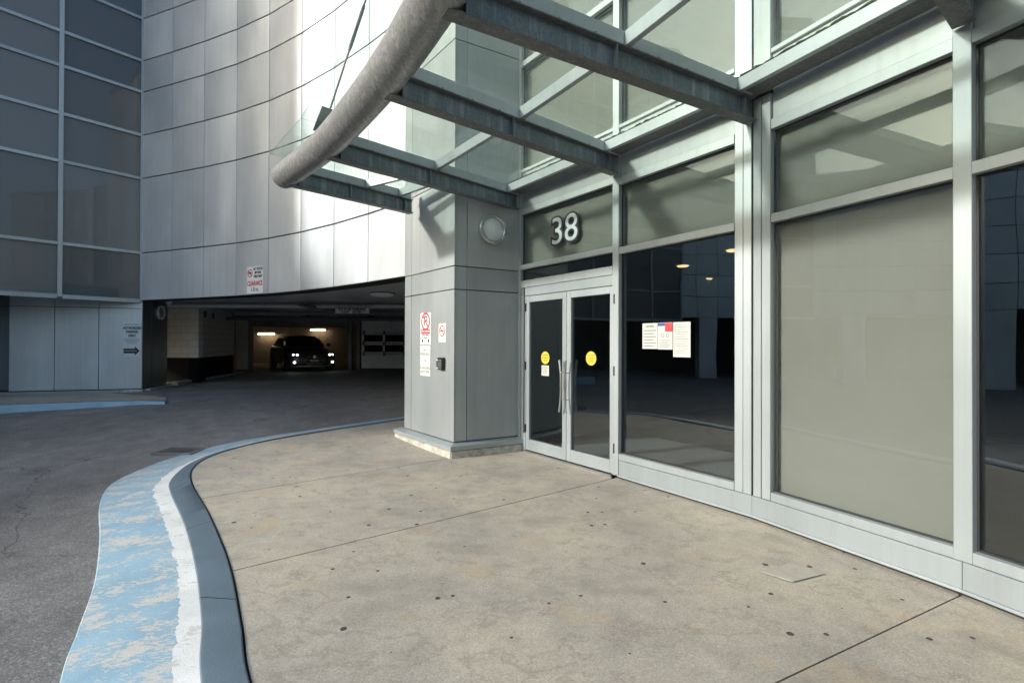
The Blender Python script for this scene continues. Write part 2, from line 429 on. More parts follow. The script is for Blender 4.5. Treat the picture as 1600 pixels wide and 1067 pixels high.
# ------------------------------------------------------------------ ground
mb = MB(); ys = [-400, -60, -10, 0, 3, 5.5, 7, 9, 11, 12.3, 14, 16, 18.5, 22, 30, 60, 400]
xs = [-400, -60, -20, -10, -5, 0, 5, 20, 60, 400]
for i in range(len(xs)-1):
    for j in range(len(ys)-1):
        mb.face([(xs[i], ys[j], zroad(ys[j])), (xs[i+1], ys[j], zroad(ys[j])), (xs[i+1], ys[j+1], zroad(ys[j+1])), (xs[i], ys[j+1], zroad(ys[j+1]))])
g = structure(mb.build('ground', 'asphalt', recenter=False))
bm = bmesh.new(); bm.from_mesh(g.data); bmesh.ops.remove_doubles(bm, verts=bm.verts, dist=1e-4); bm.to_mesh(g.data); bm.free()

# kerb lines, each traced on the ground
def spl(pts, n):
    out = []; P = [pts[0]*2-pts[1]] + pts + [pts[-1]*2-pts[-2]]
    for i in range(1, len(P)-2):
        for k in range(n):
            t = k/n; a, b, c, d = P[i-1:i+3]
            out.append(.5*((2*b) + (c-a)*t + (2*a-5*b+4*c-d)*t*t + (3*b-a-3*c+d)*t**3))
    return out + [P[-2]]
in_px = [(396, 1067), (380, 972), (360, 876), (328, 800), (301, 752), (305, 728), (337, 709.5), (400, 691.5), (500, 674.5), (560, 665.5), (632, 655.5)]
so_px = [(314, 1067), (314, 965), (304, 880), (287, 816), (266, 768), (267, 748), (297, 723), (345, 704), (410, 688.3), (503, 671.8), (635, 652.6)]
wh_px = [(274, 1067), (278, 965), (276, 890), (260, 820), (240, 772), (250, 750), (283, 727.5), (340, 704.5), (408, 688.2), (503, 671.6), (635, 652.4)]
bl_px = [(90, 1067), (120, 980), (146, 905), (154, 840), (154, 790), (168, 760), (205, 738), (275, 714), (370, 690.5), (500, 669), (632, 650.5)]
def trace(px, z0):
    out = []
    for p in px:
        q = gp(*p, z0)
        for _ in range(6): q = gp(*p, max(zwalk(q.y), z0) if z0 >= 0 else max(z0, zwalk(q.y)+z0*max(0, min(1, (7.6-q.y)/2.2))))
        out.append(q)
    d = out[0]-out[1]; out.insert(0, out[0] + d.normalized()*1.2 + Vector((.12, 0))); out.insert(0, out[0] + Vector((.75, -1.6))); out.insert(0, out[0] + Vector((1.6, -2.6))); out.insert(0, out[0] + Vector((2.5, -3.4)))
    e = out[-1]-out[-2]; out.append(out[-1] + e.normalized()*.9)
    return spl(out, 40)
_rr = random.Random(3)
KI, KS, KW, KB = trace(in_px, 0), trace(so_px, 0), trace(wh_px, -.02), trace(bl_px, -.085)
def kz(p, lvl):
    return max(zwalk(p.y)+lvl*max(0.08, min(1, (7.8-p.y)/2.2)), zroad(p.y)+.006)
def strip(name, rows, mat, parent, **kw):
    mb = MB(); n = len(rows[0])
    for r in range(len(rows)-1):
        for i in range(n-1): mb.face([rows[r][i], rows[r][i+1], rows[r+1][i+1], rows[r+1][i]])
    o = mb.build(name, mat, parent, smooth=True, **kw)
    b2 = bmesh.new(); b2.from_mesh(o.data); b2.normal_update()
    if sum(f.normal.z*f.calc_area() for f in b2.faces) < 0: bmesh.ops.reverse_faces(b2, faces=b2.faces)
    b2.to_mesh(o.data); b2.free()
    return o
ins2 = lambda a, b, t: a + (b-a)*t
kerb = structure(bpy.data.objects.new('kerb', None)); COL.objects.link(kerb); kerb.location = (KS[200].x, KS[200].y, -.1)
for i in range(len(KW)):
    if (KW[i]-KS[i]).length > .03: KW[i] = ins2(KS[i], KW[i], 1+_rr.uniform(-.05, .05) + .09*math.sin(i*.31+math.sin(i*.17)*2)*math.sin(i*.083) + .06*math.sin(i*.9+2*math.sin(i*.41)))
V3 = lambda p, z: Vector((p.x, p.y, z))
ins = lambda a, b, t: a + (b-a)*t
top = [[V3(ins(i, s, .02), -.12) for i, s in zip(KI, KS)], [V3(ins(i, s, .06), kz(i, 0)-.004) for i, s in zip(KI, KS)], [V3(ins(i, s, .10), kz(i, 0)+.003) for i, s in zip(KI, KS)],
       [V3(ins(i, s, .90), kz(s, 0)+.003) for i, s in zip(KI, KS)], [V3(ins(i, s, .97), kz(s, 0)-.001) for i, s in zip(KI, KS)], [V3(s, kz(s, -.012)) for s in KS]]
acc = 0; cut = [0]
for i in range(1, len(KI)):
    acc += (KI[i]-KI[i-1]).length
    if acc > 1.55: cut.append(i); acc = 0
cut.append(len(KI)-1)
for a_, b_ in zip(cut[:-1], cut[1:]):
    seg = []
    for r_ in top:
        q_ = [p.copy() for p in r_[a_:b_+1]]
        if len(q_) > 1:
            q_[0] += (q_[1]-q_[0]).normalized()*.004; q_[-1] += (q_[-2]-q_[-1]).normalized()*.004
        seg.append(q_)
    strip('kerb_stone', seg, 'slate', kerb)
strip('kerb_bed', [[p-Vector((0, 0, .02)) for p in top[1]], [p-Vector((0, 0, .02)) for p in top[5]]], 'joint', kerb)
strip('white_edge_stripe', [[V3(ins(s, w_, .0), kz(s, -.010)-.002) for s, w_ in zip(KS, KW)], [V3(w_, kz(w_, -.02)) for w_ in KW]], 'whitepaint', kerb)
strip('blue_apron', [[V3(w_, kz(w_, -.02)) for w_ in KW], [V3(ins(w_, b, .5), kz(ins(w_, b, .5), -.045)) for w_, b in zip(KW, KB)],
                     [V3(ins(w_, b, .97), kz(b, -.08)) for w_, b in zip(KW, KB)], [V3(b, zroad(b.y)-.01) for b in KB]], 'blue', kerb)

# sidewalk slabs between the kerb and the entrance
walk = structure(bpy.data.objects.new('sidewalk', None)); COL.objects.link(walk); walk.location = (0, 4, 0)
def fac_off(d):
    out = []
    for i, p in enumerate(NODES):
        a = NODES[max(i-1, 0)]; b = NODES[min(i+1, len(NODES)-1)]; e = (b-a).normalized(); out.append(p + Vector((e.y, -e.x))*d)
    return out
FN = fac_off(-.06)
def line_kerb(p, q):
    "first crossing of the line p->q with the inner kerb line"
    d = q-p; best = None
    for i in range(len(KI)-1):
        a, b = KI[i], KI[i+1]; e = b-a; den = d.x*e.y-d.y*e.x
        if abs(den) < 1e-9: continue
        t = ((a.x-p.x)*e.y-(a.y-p.y)*e.x)/den; s = ((a.x-p.x)*d.y-(a.y-p.y)*d.x)/den
        if 0 <= s <= 1 and t > 0 and (best is None or t < best[0]): best = (t, i+s, a+e*s)
    return best
J1 = (gp(955, 747), gp(370, 888)); J0 = (gp(800, 699), gp(440, 757)); J2 = (gp(1500, 928), gp(1205, 1067))
def joint_hit(J):
    b = line_kerb(J[0], J[1]); return b
h0, h1, h2 = [joint_hit(J) for J in (J0, J1, J2)]
def kslice(a, b):
    out = [a[2]]; i0, i1 = a[1], b[1]
    st = range(int(i0)+1, int(i1)+1) if i1 > i0 else range(int(i0), int(i1), -1)
    return out + [KI[i] for i in st] + [b[2]]
far = (0, len(KI)-1.001, KI[-1]); near = (0, 0.001, KI[0])
def gap(pts, gset):
    "pull the slab in at its joints"
    c = sum(pts, Vector((0, 0)))/len(pts)
    return pts
def slab(pts, name='concrete_slab'):
    bm = bmesh.new(); vs = [bm.verts.new((p.x, p.y, zwalk(p.y))) for p in pts]
    f = bm.faces.new(vs)
    if f.normal.z < 0: f.normal_flip()
    bm.faces.ensure_lookup_table(); bm.normal_update()
    if bm.faces[0].normal.z < 0: bmesh.ops.reverse_faces(bm, faces=bm.faces)
    bmesh.ops.inset_region(bm, faces=bm.faces[:], thickness=.006, depth=0)
    inner = [f for f in bm.faces]
    for v in bm.verts:
        if any(len(e.link_faces) == 1 for e in v.link_edges): v.co.z -= .008
    ed = [e for e in bm.edges if len(e.link_faces) == 1]
    r = bmesh.ops.extrude_edge_only(bm, edges=ed)
    for v in [x for x in r['geom'] if isinstance(x, bmesh.types.BMVert)]: v.co.z -= .12
    bmesh.ops.triangulate(bm, faces=bm.faces[:])
    me = bpy.data.meshes.new(name); bm.to_mesh(me); bm.free(); me.materials.append(MT['concrete'])
    o = bpy.data.objects.new(name, me); COL.objects.link(o); o.parent = walk; o.location = -walk.location
    return o
def sh(p, J, d):
    e = (J[1]-J[0]).normalized(); return p + Vector((-e.y, e.x))*d
GW = .006
wl = [V3(p, 0).xy for p in ()]
# the far slab runs round the pier to the garage
slab([sh(J0[0], J0, -GW), sh(h0[2], J0, -GW)] + kslice(h0, far)[1:] + [CURVE[-1]+Vector((.3, .35)), PC+Vector((.2, .3)), A+Vector((-.05, .12))])
slab([sh(J1[0], J1, -GW), sh(h1[2], J1, -GW)] + kslice(h1, h0)[1:-1] + [sh(h0[2], J0, GW), sh(J0[0], J0, GW), FN[0], ins(FN[0], FN[1], .93)])
slab([sh(J2[0], J2, -GW*.75), sh(h2[2], J2, -GW*.75)] + kslice(h2, h1)[1:-1] + [sh(h1[2], J1, GW), sh(J1[0], J1, GW), FN[1], FN[2], ins(FN[2], FN[3], .93)])
slab([KI[0]] + kslice(near, h2)[1:-1] + [sh(h2[2], J2, GW*.75), sh(J2[0], J2, GW*.75), FN[3], FN[4], FN[5]])
pp = [gp(1190, 894), gp(1237, 878), gp(1289, 896), gp(1238, 909)]
MB().hexa([V3(p, .001) for p in pp], [V3(ins(p, sum(pp, Vector((0, 0)))/4, .05), .004) for p in pp]).build('mortar_patch', 'patch', walk)

# far walk with its kerb, below the glass building
fk = [gp(-420, 678, .14), gp(-160, 654, .18), gp(0, 640.5, .2), gp(90, 635, .22), gp(170, 629.5, .25), gp(222, 626, .27), gp(257, 624.5, .29)]
fk = spl(fk, 4)
lw = structure(bpy.data.objects.new('sidewalk', None)); COL.objects.link(lw); lw.location = (-11, 9.5, .1)
back = [p + Vector((-.28, .50)) for p in fk]; back[-1] = fk[-1]+Vector((-.1, .1))
FT = lambda p: .282 - .03*max(0, p.x+8.6)
strip('blue_kerb_face', [[V3(p, zroad(p.y)-.02) for p in fk], [V3(p+Vector((-.02, .035)), FT(p)-.012) for p in fk], [V3(p+Vector((-.03, .05)), FT(p)) for p in fk]], 'bluefar', lw)
strip('kerb_top', [[V3(p+Vector((-.03, .05)), FT(p)) for p in fk], [V3(p+Vector((-.10, .19)), FT(p)+.001) for p in fk]], 'slate', lw)
strip('concrete_slab', [[V3(p+Vector((-.105, .195)), FT(p)-.004) for p in fk], [V3(p+Vector((-2.6, 3.6)), FT(p)-.004) for p in fk]], 'concrete', lw)

# drain grate in the driveway
gc = gp(283, 704.5, -.02); dg_ = empty('drain_grate', (gc.x, gc.y, zroad(gc.y)), 'small rectangular iron drain grate in the asphalt beside the blue kerb', 'drain')
zf = zroad(gc.y)
mb = MB(); mb.box((gc.x-.26, gc.y-.19, zf-.03), (gc.x+.26, gc.y+.19, zf+.004)); mb.build('pit', 'joint', dg_)
mb = MB()
for sx in (-1, 1): mb.box((gc.x+sx*.26-.014, gc.y-.21, zf-.01), (gc.x+sx*.26+.014, gc.y+.21, zf+.020))
for sy in (-1, 1): mb.box((gc.x-.245, gc.y+sy*.195-.014, zf-.01), (gc.x+.245, gc.y+sy*.195+.014, zf+.020))
mb.build('frame', 'pipe', dg_)
for i in range(9):
    x = gc.x-.22+i*.055; MB().box((x-.008, gc.y-.18, zf), (x+.008, gc.y+.18, zf+.016)).build('bar', 'pipe', dg_)

# ------------------------------------------------------------------ panelled walls
def panel(fr, u0, u1, z0, z1, name, mat, parent, gapw=.008, th=.03, d0=.0):
    return fbox(fr, u0+gapw, u1-gapw, d0, d0+th, z0+gapw*1.5, z1-gapw*1.5, name, mat, parent, bevel=.004)

cb = empty('curved_panel_building', V3(CURVE[4], ZB), 'curved wall of brushed aluminium panels over the garage opening', 'building')
bk = MB()
for i in range(len(CURVE)-1):
    fr = Fr(CURVE[i], CURVE[i+1])
    fr.box(bk, -.02, fr.L+.02, -.35, -.006, ZB+.004, 11.6)
    for j in range(len(LV)-1):
        panel(fr, 0, fr.L, LV[j], LV[j+1], 'metal_panel', 'panel', cb)
bk.build('backing_wall', 'joint', cb)

# pier at the entrance: its outer face continues the curved wall
pier = empty('entrance_pier', V3(PC, 0), 'square metal clad pier beside the glass doors on a concrete plinth', 'pier')
fl = Fr(CURVE[-1], PC); fr_ = Fr(PC, A + (A-PC).normalized()*.1)
PIERZ = [.185, 2.235, 2.55] + LV[2:]
PIERZ = [.185, 2.235, 2.55, 3.74] + LV[2:]
b = MB()
nrm = (fl.n+fr_.n)
q = [CURVE[-1]-fl.n*.01, PC-fl.n*.01-fr_.n*.01, A-fr_.n*.01, A-fl.n*.8, CURVE[-1]-fl.n*.75]
b.hexa([V3(p, .19) for p in q], [V3(p, 11.6) for p in q]); b.build('core', 'joint', pier)
ujl = fl.at(645.5); 
for j in range(len(PIERZ)-1):
    z0, z1 = PIERZ[j], PIERZ[j+1]
    fbox(fl, ujl+.005, fl.L+.03, -.005, .03, z0+.006, z1-.006, 'metal_panel', 'pier', pier, bevel=.003)
    fbox(fl, .0, ujl-.005, -.005, .03, z0+.006, z1-.006, 'metal_panel', 'pier', pier, bevel=.003)
    us = .165
    fbox(fr_, -.0, us-.004, -.005, .028, z0+.006, z1-.006, 'metal_panel', 'pier', pier, bevel=.003)
    fbox(fr_, us+.004, fr_.L-.06, -.005, .028, z0+.006, z1-.006, 'metal_panel', 'pier', pier, bevel=.003)
def pier_outline(off):
    c = PC + (fl.n+fr_.n)*(off/(1+fl.n.dot(fr_.n)))
    return [fl.p(-.10-off*.6, off, 0).xy, c, fr_.p(fr_.L-.12, off, 0).xy, fr_.p(fr_.L-.1, -.3, 0).xy, fl.p(-.10, -.55, 0).xy]
MB().hexa([V3(p, -.08) for p in pier_outline(.125)], [V3(p, .092) for p in pier_outline(.115)]).build('plinth', 'plinthc', pier, bevel=.012, bseg=2)
MB().hexa([V3(p, .094) for p in pier_outline(.128)], [V3(p, .150) for p in pier_outline(.128)]).build('flashing', 'frame', pier, bevel=.004)
MB().hexa([V3(p, .151) for p in pier_outline(.126)], [V3(p, .178) for p in pier_outline(.034)]).build('sloped_cap', 'frame', pier)

# glass building
GL = [gp(0, 457, ZB)]
wd = (GL[0]-K0).normalized()
KE = K0 + wd*9.06
gb = empty('glass_building', V3(K0+wd*4, .3), 'dark grey glass curtain wall building above a metal clad base', 'building')
fg = Fr(KE, K0)
nb = 6; bw = 9.06/nb
for i in range(nb):
    for j in range(len(LVG)-1):
        fbox(fg, i*bw+.02, (i+1)*bw-.02, -.03, .0, LVG[j]+.02, LVG[j+1]-.02, 'glass_pane', 'curtain', gb, bevel=0)
for i in range(nb+1):
    wv = .04 if i < nb else .05
    fbox(fg, i*bw-wv, i*bw+(wv if i < nb else -.005), -.02, .055, LVG[0]-.02, 14, 'mullion', 'frame_pale', gb)
for j in range(len(LVG)):
    for i in range(nb):
        fbox(fg, i*bw+.041, (i+1)*bw-.041, -.02, .045, LVG[j]-(.035 if j else .06), LVG[j]+.035, 'transom', 'frame_pale', gb)
mb = MB(); fg.box(mb, -.0, 9.0, -4.5, -.06, ZB+.03, 14.2); mb.build('core', 'joint', gb)
# base wall, set back under the overhang
bd = Vector((-.95, -.313)).normalized()
fb = Fr(K0+bd*7.5, K0)
cuts = [7.5-fb.at(15), 0]
us = [fb.at(15), fb.at(86), fb.at(155), fb.L+.03]
zb0 = .36
for k in range(3):
    for z0, z1 in ((zb0, 2.355), (2.355, 2.60)):
        fbox(fb, us[k]+.006, us[k+1]-.006, -.01, .025, z0+.006, z1-.006, 'metal_panel', 'panel', gb)
for k in range(5):
    for z0, z1 in ((zb0, 2.355), (2.355, 2.60)):
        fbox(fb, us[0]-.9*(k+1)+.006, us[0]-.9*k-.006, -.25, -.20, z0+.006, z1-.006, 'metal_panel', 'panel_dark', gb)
mb = MB(); fb.box(mb, .5, 7.49, -.9, -.26, .1, 2.6); fb.box(mb, us[0], 7.49, -.27, -.012, .1, 2.6); mb.build('base_core', 'joint', gb)
fbox(fb, us[0]-3, us[2]+.45, -.05, .07, .27, .345, 'base_flashing', 'frame_pale', gb)
fbox(fb, us[2]+.46, fb.L+.06, -.05, .075, .1, .345, 'base_block', 'plinthc', gb, bevel=.008)
# overhang soffit
q = [K0, KE, KE+Vector((-4, 3)), K0+bd*7.5+Vector((-1, 1.5)), K0+Vector((-.3, .8))]
MB().hexa([V3(p, 2.602) for p in q], [V3(p, 2.61) for p in q]).build('soffit', 'ceil', gb)
# jamb of the garage opening
jd = (gp(259, 604, .3)-K0)
fj = Fr(K0, K0+jd)
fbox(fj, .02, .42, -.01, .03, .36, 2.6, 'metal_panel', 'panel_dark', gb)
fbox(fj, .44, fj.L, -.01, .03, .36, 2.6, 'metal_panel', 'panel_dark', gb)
mb = MB(); fj.box(mb, .02, fj.L, -.6, -.02, .1, 2.6); mb.build('jamb_core', 'joint', gb)
fbox(fj, .08, fj.L+.1, .03, .16, .15, .345, 'base_block', 'plinthc', gb, bevel=.01)

# low wing across the court, outside the picture; it shows in the entrance glass
wing = empty('low_panel_wing', (-15, 0, -.1), 'low panel clad wing across the court seen mirrored in the entrance glass', 'building')
WN = [KE+Vector((-2.2, 1.2)), KE+Vector((-3.4, -1.6)), Vector((-20.6, .05)), Vector((-21.5, -3.5)), Vector((-20.5, -8)), Vector((-17.5, -12)), Vector((-13.5, -15)), Vector((-8, -17))]
for i in range(len(WN)-1):
    fr = Fr(WN[i+1], WN[i]); fr.n = -fr.n if fr.n.dot(Vector((0, 3))-WN[i]) < 0 else fr.n
    mb = MB(); fr.box(mb, 0, fr.L, -.5, -.01, 2.8, 6.8); fr.box(mb, -2, fr.L+2, -4.6, -4.3, -.1, 3.0); fr.box(mb, -1.5, fr.L+1.5, -4.5, -.5, 2.9, 3.0); mb.build('backing_wall', 'joint', wing)
    if i < 2: mb = MB(); fr.box(mb, 0, fr.L, -.5, -.01, 6.8, 8.9); mb.build('backing_wall', 'joint', wing)
    n = max(2, round(fr.L/1.1))
    for k in range(n):
        for z0, z1 in ((2.8, 3.82), (3.82, 4.84), (4.84, 5.86), (5.86, 6.88)) + (((6.88, 7.9), (7.9, 8.92)) if i < 2 else ()):
            panel(fr, k*fr.L/n, (k+1)*fr.L/n, z0, z1, 'metal_panel', 'panel', wing)
    if i % 2 == 0: fbox(fr, 0, .9, -.45, 0, -.1, 2.799, 'column', 'panel', wing)

# ------------------------------------------------------------------ entrance front
eb = empty('entrance_building', V3((B+D)/2, 0), 'glazed entrance front with pale aluminium frames and beige blinds', 'building')
Z = dict(base=.20, rail=.27, tb=2.525, tt=2.60, ut=3.31, hd=3.41, top=3.80)
frs = [Fr(NODES[i], NODES[i+1]) for i in range(5)]
FD = .05         # frame face proud of the node line
def window(fr, u0, u1, z0, z1, blind, dark=True, name='window'):
    e = MB(); fr.box(e, u0, u1, -.02, -.012, z0, z1)
    fr.box(MB(), 0, 1, 0, 1, 0, 1)
    p = e.build('window_pane', 'darkglass' if dark else 'glass', eb)
    g_ = MB(); t_ = .012
    fr.box(g_, u0, u0+t_, -.011, .001, z0, z1); fr.box(g_, u1-t_, u1, -.011, .001, z0, z1)
    fr.box(g_, u0+t_, u1-t_, -.011, .001, z0, z0+t_); fr.box(g_, u0+t_, u1-t_, -.011, .001, z1-t_, z1); g_.build('gasket', 'gasket', p)
    if blind: fbox(fr, u0-.02, u1+.02, -.075, -.07, z0-.02, z1+.02, 'roller_blind', 'blind', p, bevel=0)
    return p
def member(fr, u0, u1, z0, z1, name, d0=-.06, d1=FD, mat='frame', bevel=.003):
    return fbox(fr, u0, u1, d0, d1, z0, z1, name, mat, eb, bevel=bevel)
mw = .045
ROOF = 8.6
for i, fr in enumerate(frs):
    L = fr.L
    l0 = .07 if i == 0 else (mw if i != 2 else .17)
    r0 = L-(mw if i != 1 else .17)
    if i == 0:
        member(fr, .0, l0, .02, ROOF, 'mullion')
    else:
        # mullion on the node, built once by the bay on its right
        if i == 2:
            pr = frs[1]
            member(pr, pr.L-.168, pr.L-.09, Z['base'], 3.62, 'jamb_frame'); member(pr, pr.L-.086, pr.L-.012, Z['base']+.0, 3.62, 'jamb_cover', d1=FD+.004)
            member(fr, .012, .086, Z['base'], 3.62, 'jamb_cover', d1=FD+.004); member(fr, .09, .168, Z['base'], 3.62, 'jamb_frame')
            member(pr, pr.L-.168, pr.L-.012, 3.66, ROOF, 'mullion'); member(fr, .012, .168, 3.66, ROOF, 'mullion')
        else:
            e = (frs[i-1].u+fr.u).normalized(); c = NODES[i]; fm = Fr(c-e*.05, c+e*.05)
            fbox(fm, .004 if i < 4 else 0, .096, -.06, FD+.006, .02 if i == 1 else Z['base'], ROOF, 'mullion', 'frame', eb)
    # base
    if i > 0:
        fbox(fr, (.06 if i == 1 else .004), L-.004, -.06, FD+.012, .035, Z['base']-.002, 'base_panel', 'frame', eb)
        fbox(fr, (.06 if i == 1 else .004), L-.004, -.06, FD+.028, .018, .036, 'drip_edge', 'frame_pale', eb, bevel=.002)
        fbox(fr, 0, L, -.08, FD-.01, -.05, .017, 'base_gap', 'joint', eb, bevel=0)
        member(fr, l0+.002, r0-.002, Z['base'], Z['rail'], 'bottom_rail')
        member(fr, l0+.002, r0-.002, Z['tb'], Z['tt'], 'transom')
        window(fr, l0, r0, Z['rail'], Z['tb'], blind=(i == 2), dark=(i != 2))
        window(fr, l0, r0, Z['tt'], Z['ut'], blind=True, dark=False)
        member(fr, l0+.002, r0-.002, Z['ut'], Z['ut']+.085, 'head_rail')
        member(fr, l0+.002, r0-.002, Z['ut']+.088, 3.95, 'header_panel', d1=FD-.03)
    else:
        member(fr, l0+.002, r0-.002, 2.56, 2.63, 'transom'); window(fr, l0, r0, 2.63, 3.345, True, False)
        member(fr, l0+.002, r0-.002, 3.345, 3.42, 'head_rail'); member(fr, l0+.002, r0-.002, 3.423, 3.95, 'header_panel', d1=FD-.03)
        window(fr, l0, r0, 2.405, 2.56, False); 
    # storeys above the canopy
    for z0, z1 in ((3.99, 5.46), (5.54, 7.3), (7.38, 8.5)):
        window(fr, l0, r0, z0, z1, True, False)
        member(fr, l0+.002, r0-.002, z1, z1+.08, 'transom')
    member(fr, l0+.002, r0-.002, 3.951, 3.99, 'sill')
mb = MB()
for i, fr in enumerate(frs): fr.box(mb, -.1, fr.L+.1, -.5, -.16, 2.98, ROOF)
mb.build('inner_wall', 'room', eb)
# black joint between the two jambs
cj = MB(); fm = Fr(C-frs[1].u*.011, C+frs[2].u*.011); fm.box(cj, 0, fm.L, -.06, .03, .2, ROOF); cj.build('expansion_joint', 'joint', eb)

# lobby behind the glass
lobby_in = fac_off(-6.5); lob0 = fac_off(-.14)
pts = [p for p in lob0] + [p for p in reversed(lobby_in)]
def sheet(name, pts, z0, z1, mat, parent=None):
    o = MB().hexa([V3(p, z0) for p in pts], [V3(p, z1) for p in pts]).build(name, mat, parent)
    return o
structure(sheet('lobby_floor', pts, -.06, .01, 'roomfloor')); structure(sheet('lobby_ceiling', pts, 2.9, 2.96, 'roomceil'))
mb = MB(); ring_ = [lob0[0]] + lobby_in + [lob0[-1]]
for a, b_ in zip(ring_[:-1], ring_[1:]):
    e = (b_-a).normalized(); nn = Vector((-e.y, e.x))*.1
    mb.hexa([V3(a, .01), V3(b_, .01), V3(b_+nn, .01), V3(a+nn, .01)], [V3(a, 2.9), V3(b_, 2.9), V3(b_+nn, 2.9), V3(a+nn, 2.9)])
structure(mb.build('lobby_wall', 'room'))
# ribbed entrance mat
mo = empty('entrance_mat', V3(B+Vector((.9, .3)), .01), 'dark ribbed entrance mat on the lobby floor behind the big window', 'mat')
fm1 = frs[1]; fm0 = frs[0]
fbox(fm1, -1.6, 1.55, -2.1, -.25, .0105, .018, 'tray', 'joint', mo, bevel=0)
for k in range(34):
    d = -.28-k*.054; fbox(fm1, -1.58, 1.53, d-.036, d, .0185, .027, 'rib', 'mat', mo, bevel=0)
dls = [('nearest the right jamb of the big dark window', (1146, 390)), ('above the taped posters, nearer row', (1067, 414.6)), ('low and central in the big dark window', (1105, 435)), ('nearest the door jamb in the big dark window', (1009, 432))]
for txt, px in dls:
    q = gp(*px, 2.88); o = empty('downlight', (q.x, q.y, 2.855), 'small warm lit lobby downlight ' + txt, 'downlight', 'lobby downlights')
    mb = MB(); mb.tube([(q.x, q.y, 2.9), (q.x, q.y, 2.872)], .13, 20); mb.build('trim', 'white', o)
    mb = MB(); mb.tube([(q.x, q.y, 2.871), (q.x, q.y, 2.855)], [.10, .085], 20); mb.build('lens', 'downlight', o)

# doors
fd = frs[0]
uL, uM, uR = fd.at(820.5, FD), fd.at(884, FD), fd.at(959.5, FD)
member(fd, .072, uL-.006, .01, 2.18, 'door_jamb', d1=FD-.01)
fbox(fd, uL-.035, uL-.02, FD-.01, FD+.005, .25, 2.3, 'conduit', 'gasket', eb)
member(fd, uR+.004, fd.L-.052, .01, 2.18, 'door_jamb', d1=FD-.01)
member(fd, .072, fd.L-.052, 2.182, 2.30, 'door_head', d1=FD-.01); member(fd, .072, fd.L-.052, 2.303, 2.403, 'door_head', d1=FD)
fbox(fd, .075, fd.L-.055, -.08, FD+.02, -.01, .012, 'threshold', 'steel', eb)
for k, (u0, u1, hs) in enumerate(((uL, uM-.003, 1), (uM+.003, uR, -1))):
    st, rb, rt_ = .075, .15, .085
    z0, z1 = .022, 2.175
    m2 = MB(); fd.box(m2, u0, u0+st, -.03, FD-.012, z0, z1); fd.box(m2, u1-st, u1, -.03, FD-.012, z0, z1)
    fd.box(m2, u0+st, u1-st, -.03, FD-.013, z0, z0+rb); fd.box(m2, u0+st, u1-st, -.03, FD-.013, z1-rt_, z1)
    do = m2.build('door', 'frame', eb, bevel=.003); do['label'] = ('left' if k == 0 else 'right') + ' leaf of the glazed double door with black hinges'
    fbox(fd, u0+st, u1-st, .0, .01, z0+rb, z1-rt_, 'pane', 'darkglass', do, bevel=0)
    for zz in (.32, 1.2, 2.02):
        ue = u0-.004 if k == 0 else u1+.004
        m3 = MB(); m3.tube([fd.p(ue, FD, zz-.055), fd.p(ue, FD, zz+.055)], .013, 10); fd.box(m3, ue-.018, ue+.018, FD-.012, FD-.005, zz-.055, zz+.055); m3.build('hinge', 'gasket', do)
    # bowed pull handle
    uc = (u1-.05) if k == 0 else (u0+.05); m4 = MB(); sgn = 1 if k == 0 else -1
    for side in (1,):
        pts_ = []
        for q_ in range(13):
            t = q_/12*2-1; pts_.append(fd.p(uc - sgn*.032*t*t + sgn*.02, FD+.055, .97+.33*t))
        m4.tube(pts_, .0125, 10)
    pts_ = []
    for q_ in range(13):
        t = q_/12*2-1; pts_.append(fd.p(uc - sgn*.032*t*t+sgn*.02, -.075, .97+.33*t))
    m4.tube(pts_, .0125, 10)
    for zz in (.80, 1.14): m4.tube([fd.p(uc+sgn*.01, -.075, zz), fd.p(uc+sgn*.01, FD+.055, zz)], .008, 8)
    m4.build('pull_handle', 'steel', do, smooth=True)

# house number on the glass above the doors
u3 = fd.at(880, 0); zc = fd.z(880, 360, 0)
hn = empty('house_number', fd.p(u3, .002, zc-.2), 'large white number 38 with black outline above the entrance doors', 'number')
put_text(fd, u3, -.0105, zc, '38', .50, 'ink', hn, offset=.027, depth=.001, sx=1.05); put_text(fd, u3, -.0075, zc, '38', .50, 'signgrey', hn, offset=.0, depth=.0008, sx=1.05)

